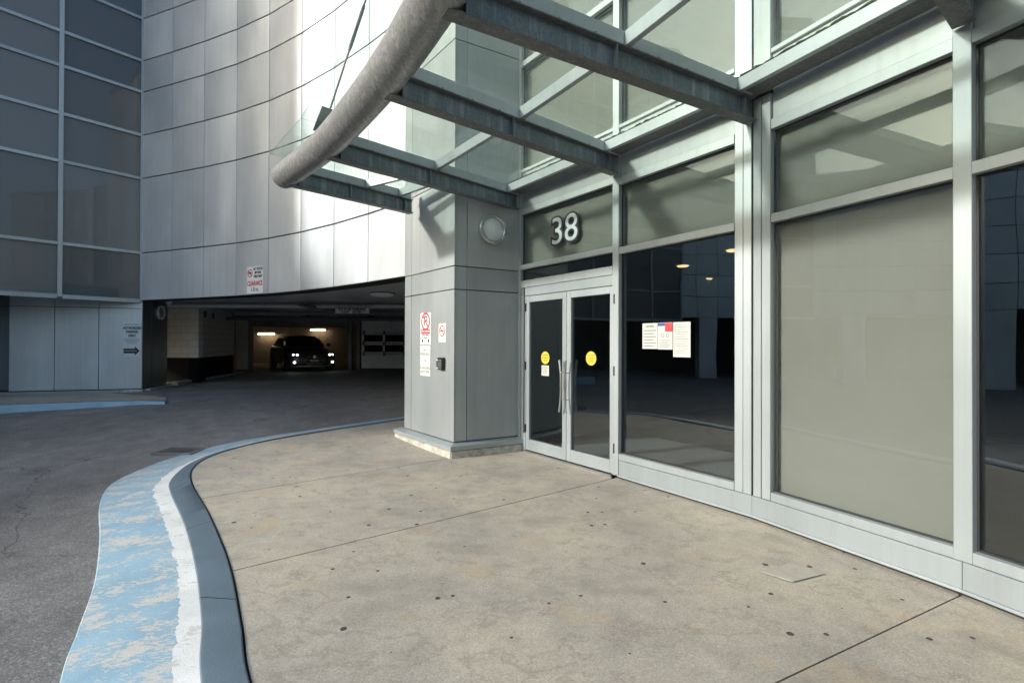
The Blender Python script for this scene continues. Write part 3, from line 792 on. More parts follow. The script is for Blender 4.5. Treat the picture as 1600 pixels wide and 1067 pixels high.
# ------------------------------------------------------------------ canopy
ZBM, ZBT, ZRT, ZGL = 3.43, 3.63, 3.745, 3.752
OUT = [gp(510, 247, ZBM), gp(600, 150, ZBM), gp(690, 20, ZBM)]
INR = [A, B, C, D, E]
def rad(i):
    if i <= 2: return (OUT[i]-INR[i]).normalized()
    a = math.atan2((OUT[2]-C).y, (OUT[2]-C).x) + R(8)*(i-2); return Vector((math.cos(a), math.sin(a)))
LEN = 2.86
OUTS = [OUT[0], OUT[1], OUT[2], D+rad(3)*LEN, E+rad(4)*LEN]
O4, I4 = gp(450, 290, ZBM), gp(641, 334, ZBM)
I4 = I4 + (I4-O4).normalized()*.02
can = empty('entrance_canopy', V3((B+OUT[1])/2, ZBM), 'glass and galvanised steel canopy over the entrance with a curved front tube', 'canopy')
def beam(p, q):
    fr = Fr(p, q); L = fr.L
    m1 = MB(); fr.box(m1, 0, L, -.007, .007, ZBM+.014, ZBT-.012); w_ = m1.build('beam', 'beam', can)
    m2 = MB(); fr.box(m2, 0, L, -.055, .055, ZBM, ZBM+.0135); fr.box(m2, 0, L, -.055, .055, ZBT-.0115, ZBT); m2.build('flange', 'flange', w_, bevel=.003)
    for u in (.12, L*.45, L-.14): fbox(fr, u-.005, u+.005, -.05, .05, ZBM+.014, ZBT-.012, 'stiffener', 'beam', w_, bevel=0)
    fbox(fr, .0, L-.02, -.03, .03, ZBT+.0015, ZRT, 'rail', 'frame_pale', can)
    m5 = MB()
    for k in range(int(L/.3)):
        for sd_ in (-.04, .04):
            c_ = fr.p(.18+k*.3, sd_, ZBT+.001); m5.tube([c_, c_+Vector((0, 0, .012))], .009, 6)
    m5.build('bolts', 'flange', w_, kind='stuff')
    return fr
for i in range(5):
    r_ = (OUTS[i]-INR[i]).normalized(); beam(OUTS[i]-r_*.02, INR[i]+r_*.07)
beam(O4, I4)
# front tube, concentric with the front
tp = [O4+(O4-OUTS[0])*.13, O4] + OUTS
tp = spl([Vector((p.x, p.y)) for p in tp], 6)
mb = MB(); mb.tube([V3(p, ZBM+.15) for p in tp], .15, 40); mb.build('front_tube', 'tube', can, smooth=True)
# purlins between the beams
def along(i, t): return ins(INR[i], OUTS[i], t)
def purlin(p, q, wall=False):
    fr = Fr(p, q); L = fr.L
    fbox(fr, .032, L-.032, -.025, .025, ZBT+.004, ZRT-.002, 'purlin', 'frame_pale', can)
    if wall: fbox(fr, .06, L-.06, -.20, -.026, ZBT+.006, ZBT+.03, 'gutter_plate', 'flange', can)
for i in range(4):
    purlin(along(i, .09), along(i+1, .09), True); purlin(along(i, .52), along(i+1, .52))
m_a = ins(I4, O4, .12); purlin(m_a, PC+fl.n*.22, False); purlin(ins(I4, O4, .98)*.0 + ins(I4, O4, .42), along(0, .52))
# glass panes with an overhang past the tube
def ov(i, e=.27): return OUTS[i] + (OUTS[i]-INR[i]).normalized()*e
o4 = O4 + (O4-I4).normalized()*.22
def pane(q, name='glass_pane'):
    c = sum(q, Vector((0, 0)))/len(q); q = [ins(p, c, .004) for p in q]
    return MB().hexa([V3(p, ZGL) for p in q], [V3(p, ZGL+.013) for p in q]).build(name, 'canglass', can)
pane([o4, ov(0), along(0, .04), PC+fr_.n*.08+fr_.u*.3, PC+(fl.n+fr_.n)*.06, I4+(O4-I4).normalized()*.05])
for i in range(4): pane([ov(i), ov(i+1), along(i+1, .035), along(i, .035)])
# washed-up dirt at the wall edge of the glass
for i in range(4):
    a_, b_ = along(i, .037), along(i+1, .037); a2, b2 = along(i, .10), along(i+1, .10); mb = MB(); n = 60
    rr = random.Random(i)
    top_ = []; hh = []
    for k in range(n+1):
        t = k/n; top_.append((ins(a_, b_, t), ins(ins(a_, b_, t), ins(a2, b2, t), .80+rr.random()*.2))); hh.append(.008+rr.random()*.008)
    for k in range(n):
        z0 = ZGL+.0135; (p0, p1), (q0, q1) = top_[k], top_[k+1]
        mb.face([V3(p0, z0+hh[k]), V3(q0, z0+hh[k+1]), V3(q1, z0+.001), V3(p1, z0+.001)])
        mb.face([V3(p0, z0), V3(q0, z0), V3(q1, z0+.0005), V3(p1, z0+.0005)])
    mb.build('gutter_dirt', 'dirt', can, kind='stuff')
# tie rod with bracket and turnbuckle
r3 = (OUTS[0]-INR[0]).normalized()
P0 = V3(OUTS[0]+r3*.02, ZBM+.33); P1 = V3(PC+fl.n*.05-fl.u*.05, 9.75)
dv = (P1-P0).normalized(); L_ = (P1-P0).length
def at_(t): return P0+dv*t
rod = MB().tube([at_(.02), at_(L_)], .011, 8); rod.tube([at_(.95), at_(1.02), at_(1.55), at_(1.62)], [.012, .02, .02, .012], 8); rod.build('tie_rod', 'pipe', can, smooth=True)
sd2 = Vector((-r3.y, r3.x))
bq = lambda a, z: V3(OUTS[0]+r3*a, z)
mb = MB(); pr = [(-.13, ZBM+.25), (.14, ZBM+.25), (.05, ZBM+.52), (-.06, ZBM+.52)]
mb.hexa([bq(a, z)+V3(sd2*.012, 0) for a, z in pr], [bq(a, z)-V3(sd2*.012, 0) for a, z in pr]); mb.build('bracket_plate', 'flange', can)
MB().tube([P1-dv*.02-V3(fl.n*.05, 0), P1+V3(fl.n*.02, 0)], .05, 10).build('wall_anchor', 'flange', can)

# ------------------------------------------------------------------ lamps and things on the walls
def wall_light(fr, px, py, r, d, label, lensmat='lens', bez='steel'):
    u, z = fr.at(px, d), fr.z(px, py, d); o = empty('round_wall_light', fr.p(u, d, z-r), label, 'wall light')
    ring(fr, u, d, z, 0, r*.97, .05).build('housing', 'frame', o)
    ring(fr, u, d+.05, z, r*.78, r, .035).build('bezel', bez, o, bevel=.006)
    mb = MB(); n = 24; rings = 5
    for a in range(rings):
        for k in range(n):
            f0, f1 = a/rings, (a+1)/rings; t0, t1 = 2*math.pi*k/n, 2*math.pi*(k+1)/n; rr = r*.775
            P = lambda f, t: fr.p(u+rr*f*math.cos(t), d+.052+.03*(1-f*f), z+rr*f*math.sin(t))
            mb.face([P(f0, t0), P(f1, t0), P(f1, t1), P(f0, t1)] if a else [P(0, 0), P(f1, t0), P(f1, t1)])
    mb.build('lens', lensmat, o, smooth=True)
wall_light(fr_, 767, 360, .205, .03, 'round grey bulkhead light on the pier near the doors')
wall_light(fj, 247.5, 488.5, .19, .03, 'round bulkhead light on the garage jamb under the overhang', 'pier', 'white')
def dome_light(x, y, z, r, label):
    o = empty('dome_light', (x, y, z-.09), label, 'ceiling light')
    mb = MB(); mb.tube([(x, y, z), (x, y, z-.03)], r*1.05, 24); mb.build('base', 'pipe', o)
    mb = MB(); mb.tube([(x, y, z-.031), (x, y, z-.055), (x, y, z-.08), (x, y, z-.09)], [r, r*.95, r*.7, r*.3], 24); mb.build('cover', 'white', o, smooth=True)
q = gp(597, 461, 2.55); dome_light(q.x, q.y, 2.6, .26, 'white round ceiling light just inside the garage opening')
q = gp(48, 467, 2.55); dome_light(q.x, q.y, 2.6, .2, 'round ceiling light under the glass building overhang')

def sign(fr, px, d, z0, z1, wid, name, label, mat='white', th=.004, grp=None):
    u = fr.at(px, d); o = empty(name, fr.p(u, d, z0), label, 'sign', grp)
    fbox(fr, u-wid/2, u+wid/2, d, d+th, z0, z1, 'plate', mat, o, bevel=.0008)
    return o, u, d+th+.0015
def hwid(fr, p0, p1, d): return abs(fr.at(p1, d)-fr.at(p0, d))
dP = .0305
# pier signs
z1, z0 = fl.z(665, 489, dP), fl.z(665, 538.5, dP); wd_ = hwid(fl, 657.5, 673.5, dP)
o, u, d = sign(fl, 665.3, dP, z0, z1, wd_, 'no_parking_sign', 'white tow away sign with crossed red P circle, upper sign on the pier')
h_ = z1-z0; mb = ring(fl, u, d, z1-h_*.27, wd_*.33, wd_*.43, .001); slash(fl, u, d+.0012, z1-h_*.27, wd_*.36, wd_*.04, .001, -.8, mb); mb.build('prohibition_ring', 'red', o)
put_text(fl, u, d-.0003, z1-h_*.27, 'P', wd_*.72, 'ink', o)
fbox(fl, u-wd_*.42, u+wd_*.42, d-.001, d, z1-h_*.66, z1-h_*.51, 'red_band', 'red', o, bevel=0); put_text(fl, u, d+.001, z1-h_*.585, 'TOW AWAY', wd_*.17, 'white', o)
put_text(fl, u, d, z1-h_*.74, 'TOW AWAY\nZONE', wd_*.12, 'ink', o)
for sg in (-1, 1):
    mb = MB(); a = [(u+sg*wd_*.40, 0), (u+sg*wd_*.22, wd_*.12), (u+sg*wd_*.22, -wd_*.12)]; zz = z1-h_*.88
    mb.hexa([fl.p(x, d, zz+y) for x, y in a], [fl.p(x, d+.001, zz+y) for x, y in a]); mb.build('arrow', 'ink', o)
z3, z2 = fl.z(665, 540.5, dP), fl.z(665, 587, dP)
o, u, d = sign(fl, 664.8, dP, z2, z3, wd_*.97, 'no_standing_sign', 'cream sign lettered NO PARKING OR STANDING ANYTIME, low on the pier', 'cream')
h_ = z3-z2
for t_, f in (('NO', .14), ('PARKING', .28), ('OR', .50), ('STANDING', .74), ('ANYTIME', .88)): put_text(fl, u, d, z3-h_*f, t_, wd_*.21, 'greyink', o)
z5, z4 = fl.z(690, 505.5, dP), fl.z(690, 534.5, dP); w2 = hwid(fl, 685.8, 696.6, dP)
o, u, d = sign(fl, 691.2, dP, z4, z5, w2, 'no_smoking_sign', 'small white no smoking sticker with red crossed circle on the pier')
h_ = z5-z4; mb = ring(fl, u, d, z5-h_*.40, w2*.33, w2*.42, .001); slash(fl, u, d+.0012, z5-h_*.40, w2*.36, w2*.04, .001, -.8, mb); mb.build('prohibition_ring', 'red', o)
fbox(fl, u-w2*.26, u+w2*.22, d-.001, d, z5-h_*.43, z5-h_*.37, 'cigarette', 'ink', o, bevel=0)
fbox(fl, u+w2*.25, u+w2*.36, d-.001, d, z4+h_*.05, z4+h_*.09, 'print', 'greyink', o, bevel=0)
# keypad
uk, zk = fl.at(690, dP), fl.z(690, 568, dP)
o = empty('keypad', fl.p(uk, dP, zk-.08), 'black entry keypad box fixed to the pier below the no smoking sticker', 'keypad')
fbox(fl, uk-.03, uk+.10, dP, dP+.05, zk-.085, zk+.085, 'housing', 'black', o, bevel=.006, bseg=2)
fbox(fl, uk-.085, uk-.03, dP, dP+.035, zk-.075, zk+.07, 'reader', 'black', o, bevel=.004)
for a in range(3):
    for b_ in range(4): fbox(fl, uk-.012+a*.034, uk+.012+a*.034, dP+.0505, dP+.056, zk-.07+b_*.034, zk-.046+b_*.034, 'key', 'pipe', o, bevel=.002)
fbox(fl, uk-.078, uk-.040, dP+.0352, dP+.036, zk+.04, zk+.058, 'label_plate', 'white', o, bevel=0); fbox(fl, uk-.078, uk-.035, dP+.0352, dP+.036, zk-.068, zk-.055, 'label_plate', 'white', o, bevel=0)
# clearance signs on the curved wall
fc = Fr(CURVE[3], CURVE[4]); zA, zBt, zC = fc.z(397, 416.5, .03), fc.z(397, 436.5, .03), fc.z(397, 458.5, .03)
wS = hwid(fc, 385.3, 410.2, .03)
o, u, d = sign(fc, 397.8, .031, zBt+.006, zA, wS, 'no_trucks_sign', 'white NO TRUCKS BEYOND THIS POINT sign above the garage opening')
hS = zA-zBt; mb = ring(fc, u-wS*.30, d, (zA+zBt)/2, wS*.125, wS*.165, .001); slash(fc, u-wS*.30, d+.0012, (zA+zBt)/2, wS*.14, wS*.018, .001, -.8, mb); mb.build('prohibition_ring', 'red', o)
fbox(fc, u-wS*.40, u-wS*.27, d-.001, d, zBt+hS*.44, zBt+hS*.62, 'truck_symbol', 'ink', o, bevel=0); fbox(fc, u-wS*.265, u-wS*.21, d-.001, d, zBt+hS*.44, zBt+hS*.56, 'truck_symbol', 'ink', o, bevel=0)
for t_, f in (('NO TRUCKS', .79), ('BEYOND', .5), ('THIS POINT', .21)): put_text(fc, u+wS*.19, d, zBt+hS*f, t_, wS*.145, 'ink', o, sx=.72, offset=.003)
o, u, d = sign(fc, 397.8, .031, zC, zBt, wS, 'clearance_sign', 'white sign with red CLEARANCE lettering above the garage opening')
hS = zBt-zC; put_text(fc, u, d, zBt-hS*.30, 'CLEARANCE', wS*.27, 'red', o, sx=.62, offset=.004); put_text(fc, u, d, zBt-hS*.72, '1.8 m.', wS*.24, 'greyink', o, sx=.85, offset=.003)
# authorised parking signs on the base wall
db = .026; zA, zBt, zC = fb.z(207, 502.5, db), fb.z(207, 539, db), fb.z(207, 557.5, db); wS = hwid(fb, 192.5, 221, db)
o, u, d = sign(fb, 206.6, db, zBt+.004, zA, wS, 'authorized_parking_sign', 'silver AUTHORIZED PARKING ONLY sign on the metal base wall', 'signgrey')
hS = zA-zBt
put_text(fb, u, d, zBt+hS*.87, 'PRIVATE PROPERTY', wS*.11, 'ink', o, sx=.85)
for t_, f in (('AUTHORIZED', .72), ('PARKING', .56), ('ONLY', .40)): put_text(fb, u, d, zBt+hS*f, t_, wS*.22, 'ink', o, sx=.72, offset=.004)
for f in (.27, .22, .17, .12, .07): fbox(fb, u-wS*(.42 if f > .13 else .3), u+wS*(.42 if f > .13 else .3), d-.001, d, zBt+hS*f-.004, zBt+hS*f+.004, 'fine_print', 'greyink', o, bevel=0)
o, u, d = sign(fb, 206.4, db, zC, zBt, wS*.98, 'arrow_sign', 'pale sign with a thick black arrow pointing to the garage', 'signgrey')
hS = zBt-zC; zm = (zBt+zC)/2
a = [(-.46, -.20), (.16, -.20), (.16, -.40), (.42, 0), (.16, .40), (.16, .20), (-.46, .20)]
MB().hexa([fb.p(u+x*wS, d-.001, zm+y*hS) for x, y in a], [fb.p(u+x*wS, d, zm+y*hS) for x, y in a]).build('arrow', 'ink', o)
put_text(fb, u-wS*.08, d+.0015, zm, 'VISITOR PARKING', wS*.085, 'white', o)
# stickers and notices on the glass
def disc_sticker(px, py, label):
    u, z = fd.at(px, .012), fd.z(px, py, .012); o = empty('door_sticker', fd.p(u, .0105, z-.085), label, 'sticker')
    ring(fd, u, .0108, z, 0, .085, .0008).build('disc', 'yellow', o)
    for t_, f in (('CAUTION', .035), ('AUTOMATIC', .0), ('DOOR', -.035)): put_text(fd, u, .0122, z+f, t_, .026, 'ink', o, depth=.0004)
disc_sticker(852, 559, 'round yellow caution sticker on the left door glass'); disc_sticker(923.5, 560, 'round yellow caution sticker on the right door glass')
u, z = fd.at(852, .012), fd.z(852, 579, .012)
o = empty('door_notice', fd.p(u, .0105, z-.07), 'small white notice under the yellow sticker on the left door', 'notice')
fbox(fd, u-.075, u+.075, .0108, .0116, z-.07, z+.07, 'sheet', 'paper', o, bevel=0)
for k, f in enumerate((.045, .02, -.005, -.03)): fbox(fd, u-.055, u+.055-.02*(k % 2), .0117, .0121, z+f-.005, z+f+.005, 'print_line', 'greyink', o, bevel=0)
fw = frs[1]; ds = -.0115
def paper(px0, px1, py0, py1, label, tilt=0):
    u0, u1 = fw.at(px0, ds), fw.at(px1, ds); z1_, z0_ = fw.z((px0+px1)/2, py0, ds), fw.z((px0+px1)/2, py1, ds)
    o = empty('paper_notice', fw.p((u0+u1)/2, ds, z0_), label, 'notice')
    fbox(fw, u0, u1, ds, ds+.0015, z0_, z1_, 'sheet', 'paper', o, bevel=0)
    return o, u0, u1, z0_, z1_
o, u0, u1, z0, z1 = paper(1004, 1027.5, 505, 545, 'paper notice with bold text lines, leftmost on the big dark window')
put_text(fw, (u0+u1)/2, ds+.003, z1-.035, 'NOTICE', .03, 'ink', o)
for k in range(6): fbox(fw, u0+.02, u1-.02-.03*(k % 2), ds+.0016, ds+.0022, z1-.085-k*.033, z1-.073-k*.033, 'print_line', 'greyink', o, bevel=0)
o, u0, u1, z0, z1 = paper(1028, 1051, 504, 546, 'paper poster with blue and red header block on the big dark window')
fbox(fw, u0, (u0+u1)/2, ds+.0016, ds+.0022, z1-.035, z1-.003, 'blue_block', 'blueprint', o, bevel=0); fbox(fw, (u0+u1)/2, u1, ds+.0016, ds+.0022, z1-.095, z1-.003, 'red_block', 'red', o, bevel=0)
for k in range(4): fbox(fw, u0+.03, u1-.03-.02*(k % 2), ds+.0016, ds+.0022, z1-.19-k*.022, z1-.182-k*.022, 'print_line', 'greyink', o, bevel=0)
for sg in (-.03, .03): ring(fw, (u0+u1)/2+sg, ds+.0016, z1-.135, .012, .02, .0006).build('symbol', 'greyink', o)
o, u0, u1, z0, z1 = paper(1052, 1079, 503, 558, 'larger sheet of fine print, rightmost paper on the big dark window')
for k in range(13): fbox(fw, u0+.015, u1-.02-.02*(k % 3), ds+.0016, ds+.0022, z1-.03-k*.024, z1-.025-k*.024, 'print_line', 'greyink', o, bevel=0)

# ------------------------------------------------------------------ garage
ceil_pts = [K0+Vector((.1, -.02))] + [p+Vector((.05, .1)) for p in CURVE[1:]] + [Vector((2.5, 12)), Vector((2.5, 27)), Vector((-18, 27)), Vector((-18, 13))]
structure(MB().hexa([V3(p, 2.60) for p in ceil_pts], [V3(p, 2.68) for p in ceil_pts]).build('garage_ceiling', 'ceil'))
def gbox(name, x0, y0, z0, x1, y1, z1, mat): return structure(MB().box((x0, y0, z0), (x1, y1, z1)).build(name, mat))
gbox('garage_back_wall', -17, 26, .3, 2.4, 26.2, 2.6, 'garwall'); gbox('garage_side_wall', .6, 8.2, .2, .8, 25.99, 2.6, 'garwall'); gbox('garage_far_wall', -17.2, 14, .3, -17, 26, 2.6, 'garwall')
gbox('garage_inner_wall', -5.6, 21.2, .4, .55, 21.4, 2.6, 'ceil_rough')
# downstand beams
for y, z in ((13.0, 2.46), (17.6, 2.40), (21.4, 2.25), (23.4, 2.3)): gbox('ceiling_beam', -16.9, y, z, .5, y+.35, 2.6, 'ceil_rough')
# white block wall with black foot
def wallseg(name, a, b_, z0, z1, mat, th=.2, uv=True):
    fr = Fr(a, b_); mb = MB(); fr.box(mb, 0, fr.L, -th, 0, z0, z1); o = mb.build(name, mat)
    uvl = o.data.uv_layers.new(name='UVMap'); wp = o.location
    for lp in o.data.loops:
        co = o.data.vertices[lp.vertex_index].co+wp; uvl.data[lp.index].uv = ((Vector((co.x, co.y))-fr.o).dot(fr.u), co.z)
    return structure(o)
c0, c1, c2 = Vector((-10.35, 14.2)), Vector((-9.25, 14.2)), Vector((-10.35, 17.95))
wallseg('block_wall', c0, c1, 1.07, 2.6, 'block'); wallseg('block_wall', c1+Vector((-.06, .201)), c2, 1.07, 2.6, 'block', th=.2)
wallseg('wall_foot', c0+Vector((0, .05)), c1+Vector((-.02, .05)), .2, 1.068, 'blackpaint'); wallseg('wall_foot', c1+Vector((-.05, 0)), c2+Vector((-.05, 0)), .2, 1.068, 'blackpaint')
fkz = MB(); f5 = Fr(K0+jd+Vector((.1, .1)), c2+Vector((.2, .3))); f5.box(fkz, 0, f5.L, 0, .14, .2, zroad(15)+.07); structure(fkz.build('garage_kerb', 'plinthc', bevel=.02))
f6 = Fr(c1, c2)
f6n = f6.n.copy(); fx = Fr(c1, c2)
mk = empty('wall_marking', fx.p(.7, .004, 2.25), 'small black painted numbers high on the white block wall', 'marking')
for uu in (.55, 1.35): put_text(fx, uu, .006, 2.37, '38', .24, 'ink', mk, offset=.012)
# white column
cx0, cx1 = (368-800)/F*20.2, (388-800)/F*20.2
colo = MB().box((cx0, 20.2, .38), (cx1, 20.6, 2.6)).build('garage_column', 'garwall', bevel=.015)
MT['colwhite'] = plain('white_column_paint', (.55, .55, .53), .8, var=.1); colo.data.materials[0] = MT['colwhite']; tag(colo, 'white painted concrete column standing in the garage past the block wall', 'column')
# pipes under the ceiling
def pipe(pts, r, label, mat='pipe'):
    o = MB().tube(pts, r, 12).build('ceiling_pipe', mat, smooth=True); tag(o, label, 'pipe', 'pipes under the garage ceiling')
pipe([(-9.2, 12.9, 2.50), (-1.4, 12.9, 2.50)], .05, 'pale horizontal pipe nearest the garage opening', 'pipe_pale')
pipe([(-8.4, 14.6, 2.42), (.4, 14.6, 2.42)], .07, 'thick dark pipe behind the nearest pale one')
pipe([(-9.6, 12.6, 2.53), (-7.6, 15.2, 2.5), (-7.2, 20, 2.5)], .035, 'thin dark pipe slanting over the block wall')
pipe([(-12, 16.9, 2.36), (.4, 16.9, 2.36)], .06, 'dark pipe over the car, in front of the beam')
pipe([(-5.3, 12, 2.47), (-5.0, 20.8, 2.47)], .05, 'dark pipe running into the garage')
for k, x in enumerate((-5.95, -5.6)):
    pass
# hanging sign
fh = Fr((0, 0), (1, 0)); hy = 12.55
fh = Fr((-10, hy), (10, hy)); fh.n = Vector((0, -1))
u0, u1 = fh.at(523), fh.at(577.5); zt, zl = fh.z(550, 481, 0), fh.z(550, 490.5, 0)
o = empty('hanging_sign', fh.p((u0+u1)/2, 0, zl), 'long black and white parking sign hanging at the garage opening', 'sign')
fbox(fh, u0, u1, -.02, .0, zl, zt, 'plate', 'ink', o)
fbox(fh, u0+.012, u1-.012, .0005, .002, zl+.012, zt-.012, 'face', 'cream', o, bevel=0)
put_text(fh, (u0+u1)/2, .0035, zl+(zt-zl)*.70, 'TO P1,P2 PARKING', .085, 'ink', o, offset=.004); put_text(fh, (u0+u1)/2, .0035, zl+(zt-zl)*.28, '< EXIT    ENTER >', .075, 'ink', o, offset=.003)
for uu in (u0+.1, u1-.1): MB().tube([fh.p(uu, -.01, zt), fh.p(uu, -.01, 2.6)], .008, 6).build('hanger', 'pipe', o)
# roll-up door
dy = 20.0; dx0 = (565-800)/F*dy; dx1 = dx0+3.6; dz0, dz1 = .47, 2.5
gd = empty('garage_door', ((dx0+dx1)/2, dy, dz0), 'white sectional garage door with two rows of windows', 'garage door')
rows = [(dz0, dz0+.62, 0), (dz0+.62, dz0+1.05, 1), (dz0+1.05, dz0+1.48, 1), (dz0+1.48, dz1, 0)]
for a, b_, win in rows:
    if not win: MB().box((dx0, dy, a+.01), (dx1, dy+.05, b_-.01)).build('panel', 'doorwhite', gd, bevel=.006)
    else:
        m_ = MB(); m_.box((dx0, dy, a+.01), (dx1, dy+.05, a+.07)); m_.box((dx0, dy, b_-.07), (dx1, dy+.05, b_-.01))
        for k in range(5):
            x = dx0+k*(dx1-dx0-.09)/4; m_.box((x, dy, a+.071), (x+.09, dy+.05, b_-.071))
        p_ = m_.build('window_panel', 'doorwhite', gd)
        for k in range(4):
            x = dx0+k*(dx1-dx0-.09)/4+.09; MB().box((x, dy+.02, a+.071), (x+(dx1-dx0-.09)/4-.09, dy+.03, b_-.071)).build('pane', 'carglass', p_)
for x in (dx0+.05, dx0+.9, dx0+1.75):
    for zz in (dz0+.62, dz0+1.05, dz0+1.48): MB().box((x, dy-.03, zz-.09), (x+.09, dy-.001, zz+.09)).build('hinge', 'pipe', gd)
    MB().box((x+.02, dy-.02, dz0+.72), (x+.07, dy-.001, dz0+.95)).build('strut', 'doorwhite', gd)
for x in (dx0-.55, dx0-.2): tag(MB().box((x, dy-.05, .42), (x+.15, dy+.1, 2.6)).build('door_track_post', 'pipe', bevel=.004), 'dark steel post beside the garage door, ' + ('nearer the car' if x < dx0-.3 else 'nearer the door'), 'post')
# fluorescent lights on the far wall
for (pa, pb, y, lab) in (((402, 524.5), (429, 522), 25.7, 'lit fluorescent tube on the garage back wall left of the car'), ((484, 518), (508, 515.5), 25.7, 'lit fluorescent tube on the garage back wall above the car')):
    x0, x1 = (pa[0]-800)/F*y, (pb[0]-800)/F*y; z_ = H+(538.0-(pa[1]+pb[1])/2)/F*y
    o = empty('fluorescent_light', ((x0+x1)/2, y, z_-.03), lab, 'light', 'fluorescent lights on the garage wall')
    MB().box((x0, y+.05, z_+.0), (x1, y+.3, z_+.10)).build('housing', 'pipe_pale', o); MB().tube([(x0+.02, y+.04, z_-.01), (x1-.02, y+.04, z_-.01)], .035, 8).build('lamp', 'tube_light', o)
sc = gp(264, 476, 2.5)
o = empty('security_camera', (sc.x, sc.y, 2.48), 'small white dome camera at the garage ceiling beside the jamb', 'camera')
MB().tube([(sc.x, sc.y, 2.6), (sc.x, sc.y, 2.54)], .07, 14).build('base', 'white', o); MB().tube([(sc.x, sc.y, 2.539), (sc.x, sc.y, 2.51), (sc.x, sc.y, 2.48)], [.065, .055, .02], 14).build('dome', 'lens', o, smooth=True)
# threshold channel
structure(MB().hexa([V3(p, zroad(p.y)+.004) for p in (Vector((-8.6, 12.25)), Vector((-1.6, 12.25)), Vector((-1.6, 12.37)), Vector((-8.6, 12.37)))], [V3(p, zroad(p.y)+.009) for p in (Vector((-8.6, 12.25)), Vector((-1.6, 12.25)), Vector((-1.6, 12.37)), Vector((-8.6, 12.37)))]).build('drain_channel', 'pipe'))

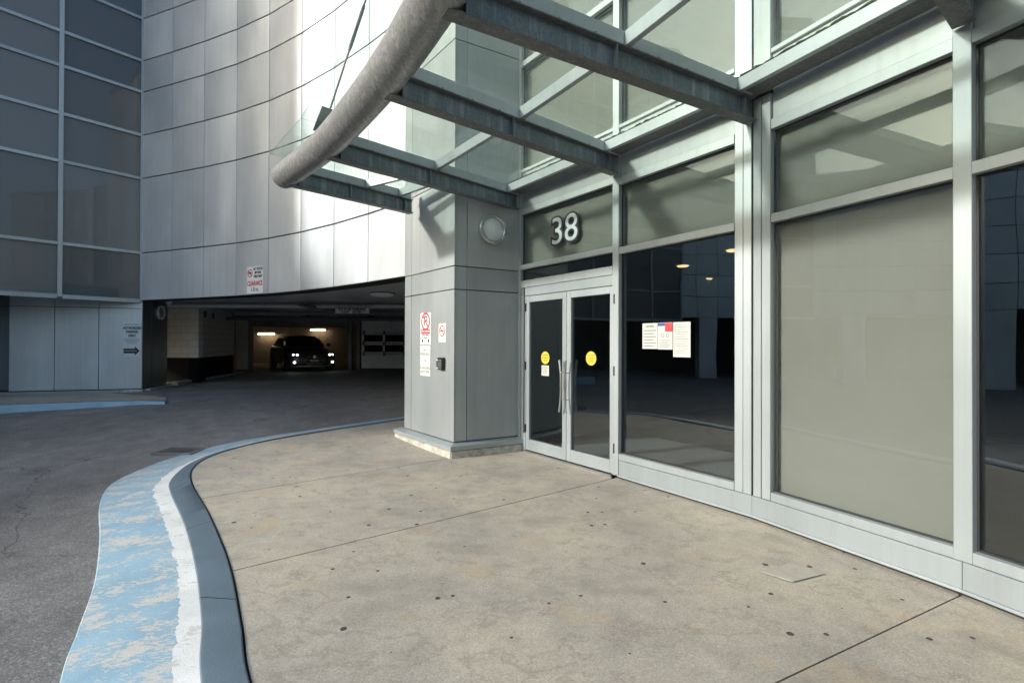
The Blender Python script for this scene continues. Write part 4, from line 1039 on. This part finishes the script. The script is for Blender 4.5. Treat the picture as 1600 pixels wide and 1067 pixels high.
# ------------------------------------------------------------------ car
def loft(secs, close=True):
    mb = MB(); n = len(secs[0])
    mb.v = [Vector(p) for s_ in secs for p in s_]
    for j in range(len(secs)-1):
        for k in range(n if close else n-1):
            k2 = (k+1) % n; mb.f.append((j*n+k, j*n+k2, (j+1)*n+k2, (j+1)*n+k)); mb.mi.append(0)
    mb.f.append(tuple(range(n))); mb.f.append(tuple((len(secs)-1)*n+k for k in reversed(range(n)))); mb.mi += [0, 0]
    return mb
def make_car(loc, rz, label):
    root = empty('parked_car', (0, 0, 0), label, 'car')
    # local: front towards -y, y = 0 at the front bumper
    def sec(y, hw, zb, zt, crown=.04, tuck=.08):
        half = [(hw*.80, zb), (hw*.97, zb+.10), (hw, zb+(zt-zb)*.45), (hw*.985, zb+(zt-zb)*.72), (hw*.93, zt-.03), (hw*.80, zt+crown*.35), (hw*.45, zt+crown*.85), (0, zt+crown)]
        return [(x, y, z) for x, z in half] + [(-x, y, z) for x, z in reversed(half[:-1])]
    st = [(-.02, .52, .24, .50), (.03, .70, .20, .62), (.12, .82, .18, .68), (.30, .88, .18, .735), (.6, .905, .18, .79), (1.0, .915, .18, .84), (1.35, .92, .18, .90), (2.2, .925, .18, .94), (3.2, .925, .18, .96), (3.9, .91, .18, .98), (4.3, .87, .22, .99), (4.5, .78, .30, .95)]
    body = loft([sec(*s_) for s_ in st]).build('body', 'carpaint', root, recenter=False, smooth=True)
    md = body.modifiers.new('sub', 'SUBSURF'); md.levels = 2; md.render_levels = 2
    def gs(y, hw, zt, zb=.88):
        half = [(hw+.18, zb), (hw+.12, zb+(zt-zb)*.4), (hw, zt-.05), (hw*.85, zt-.005), (0, zt+.02)]
        return [(x, y, z) for x, z in half] + [(-x, y, z) for x, z in reversed(half[:-1])]
    gsec = [(1.25, .70, .93), (1.6, .66, 1.16), (2.0, .55, 1.34), (2.4, .52, 1.395), (3.0, .52, 1.40), (3.5, .53, 1.31), (3.95, .62, 1.12), (4.1, .64, .99)]
    cab = loft([gs(*s_) for s_ in gsec]).build('roof', 'carpaint', root, recenter=False, smooth=True); md = cab.modifiers.new('sub', 'SUBSURF'); md.levels = 2; md.render_levels = 2
    # windscreen
    mb = MB(); ny, nx = 6, 8; rows_ = []
    for j in range(ny+1):
        t = j/ny; y = 1.37+t*.62; z = .985+t*.36; hw = .72-t*.20; rows_.append([(hw*(2*i/nx-1), y-.05*(1-(2*i/nx-1)**2)-.035, z+.03*(1-(2*i/nx-1)**2)+.03) for i in range(nx+1)])
    for j in range(ny):
        for i in range(nx): mb.face([rows_[j][i], rows_[j][i+1], rows_[j+1][i+1], rows_[j+1][i]])
    mb.build('windscreen', 'carglass', root, recenter=False, smooth=True)
    for s_ in (-1, 1):
        mb = MB(); mb.hexa([(s_*.80, 1.75, .95), (s_*.80, 3.6, .97), (s_*.70, 3.3, 1.30), (s_*.70, 2.15, 1.32)], [(s_*.815, 1.75, .95), (s_*.815, 3.6, .97), (s_*.715, 3.3, 1.30), (s_*.715, 2.15, 1.32)]); mb.build('side_window', 'carglass', root, recenter=False)
        # headlight: slanted cover with two lit projectors
        q_ = [(s_*.50, .06, .60), (s_*.80, .22, .63), (s_*.86, .36, .735), (s_*.66, .20, .70)]
        hl = MB().hexa([(x, y-.035, z) for x, y, z in q_], [(x, y+.05, z) for x, y, z in q_]).build('headlight', 'carglass', root, recenter=False, bevel=.01)
        for x_, y_, r_ in ((.60, .06, .036), (.72, .13, .032)):
            mb = MB(); mb.tube([(s_*x_, y_, .645), (s_*x_, y_-.03, .643)], [r_, r_*.8], 12); mb.build('lamp', 'headlight', hl, recenter=False)
        mb = MB(); mb.tube([(s_*.70, .07, .36), (s_*.70, .0, .36)], .034, 12); mb.build('fog_lamp', 'headlight', root, recenter=False)
        mb = MB(); mb.hexa([(s_*.62, .0, .29), (s_*.80, .10, .29), (s_*.80, .10, .44), (s_*.60, .0, .42)], [(s_*.62, .05, .29), (s_*.80, .15, .29), (s_*.80, .15, .44), (s_*.60, .05, .42)]); mb.build('fog_lamp_recess', 'black', root, recenter=False)
        mir = MB(); mir.hexa([(s_*.90, 1.62, .97), (s_*1.07, 1.65, .98), (s_*1.07, 1.78, .98), (s_*.90, 1.78, .97)], [(s_*.90, 1.65, 1.10), (s_*1.06, 1.68, 1.10), (s_*1.06, 1.78, 1.10), (s_*.90, 1.78, 1.10)]); mir.build('wing_mirror', 'carpaint', root, recenter=False, bevel=.02, bseg=2)
        for y_ in (.85, 3.55):
            w_ = empty_part = MB().tube([(s_*.72, y_, .33), (s_*.93, y_, .33)], .33, 28).build('wheel', 'tyre', root, recenter=False, bevel=.03, bseg=2)
            rm = MB(); rm.tube([(s_*.932, y_, .33), (s_*.938, y_, .33)], .10, 16)
            for k in range(10):
                a_ = 2*math.pi*k/10; c_, n_ = math.cos(a_), math.sin(a_); p1 = Vector((s_*.934, y_+.05*c_, .33+.05*n_)); p2 = Vector((s_*.934, y_+.22*c_, .33+.22*n_)); rm.tube([p1, p2], .018, 6)
            rm.build('rim', 'chrome', w_, recenter=False)
    # grille
    gr = MB(); q_ = [(-.34, .60), (.34, .60), (.27, .47), (.42, .24), (-.42, .24), (-.27, .47)]
    gr.hexa([(x, -.055+.05*(abs(x)/.4)**2, z) for x, z in q_], [(x, .05, z) for x, z in q_]); gr = gr.build('grille', 'black', root, recenter=False)
    for k in range(6):
        z_ = .27+k*.06; hw = .38-abs(k-2)*.03; MB().box((-hw, -.066, z_), (hw, -.05, z_+.012)).build('grille_bar', 'pipe_pale', gr, recenter=False)
    MB().tube([(0, -.075, .56), (0, -.058, .56)], .06, 16).build('badge', 'chrome', root, recenter=False)
    MB().box((-.155, -.09, .38), (.155, -.07, .46)).build('number_plate', 'white', root, recenter=False)
    MB().box((-.62, -.03, .205), (.62, .02, .225)).build('bumper_trim', 'chrome', root, recenter=False)
    root.location = loc; root.rotation_euler = (0, 0, rz)
    return root
cy = 18.6
make_car(((491-800)/F*cy, cy, .42), R(36), 'dark sedan with headlights on driving out of the garage')
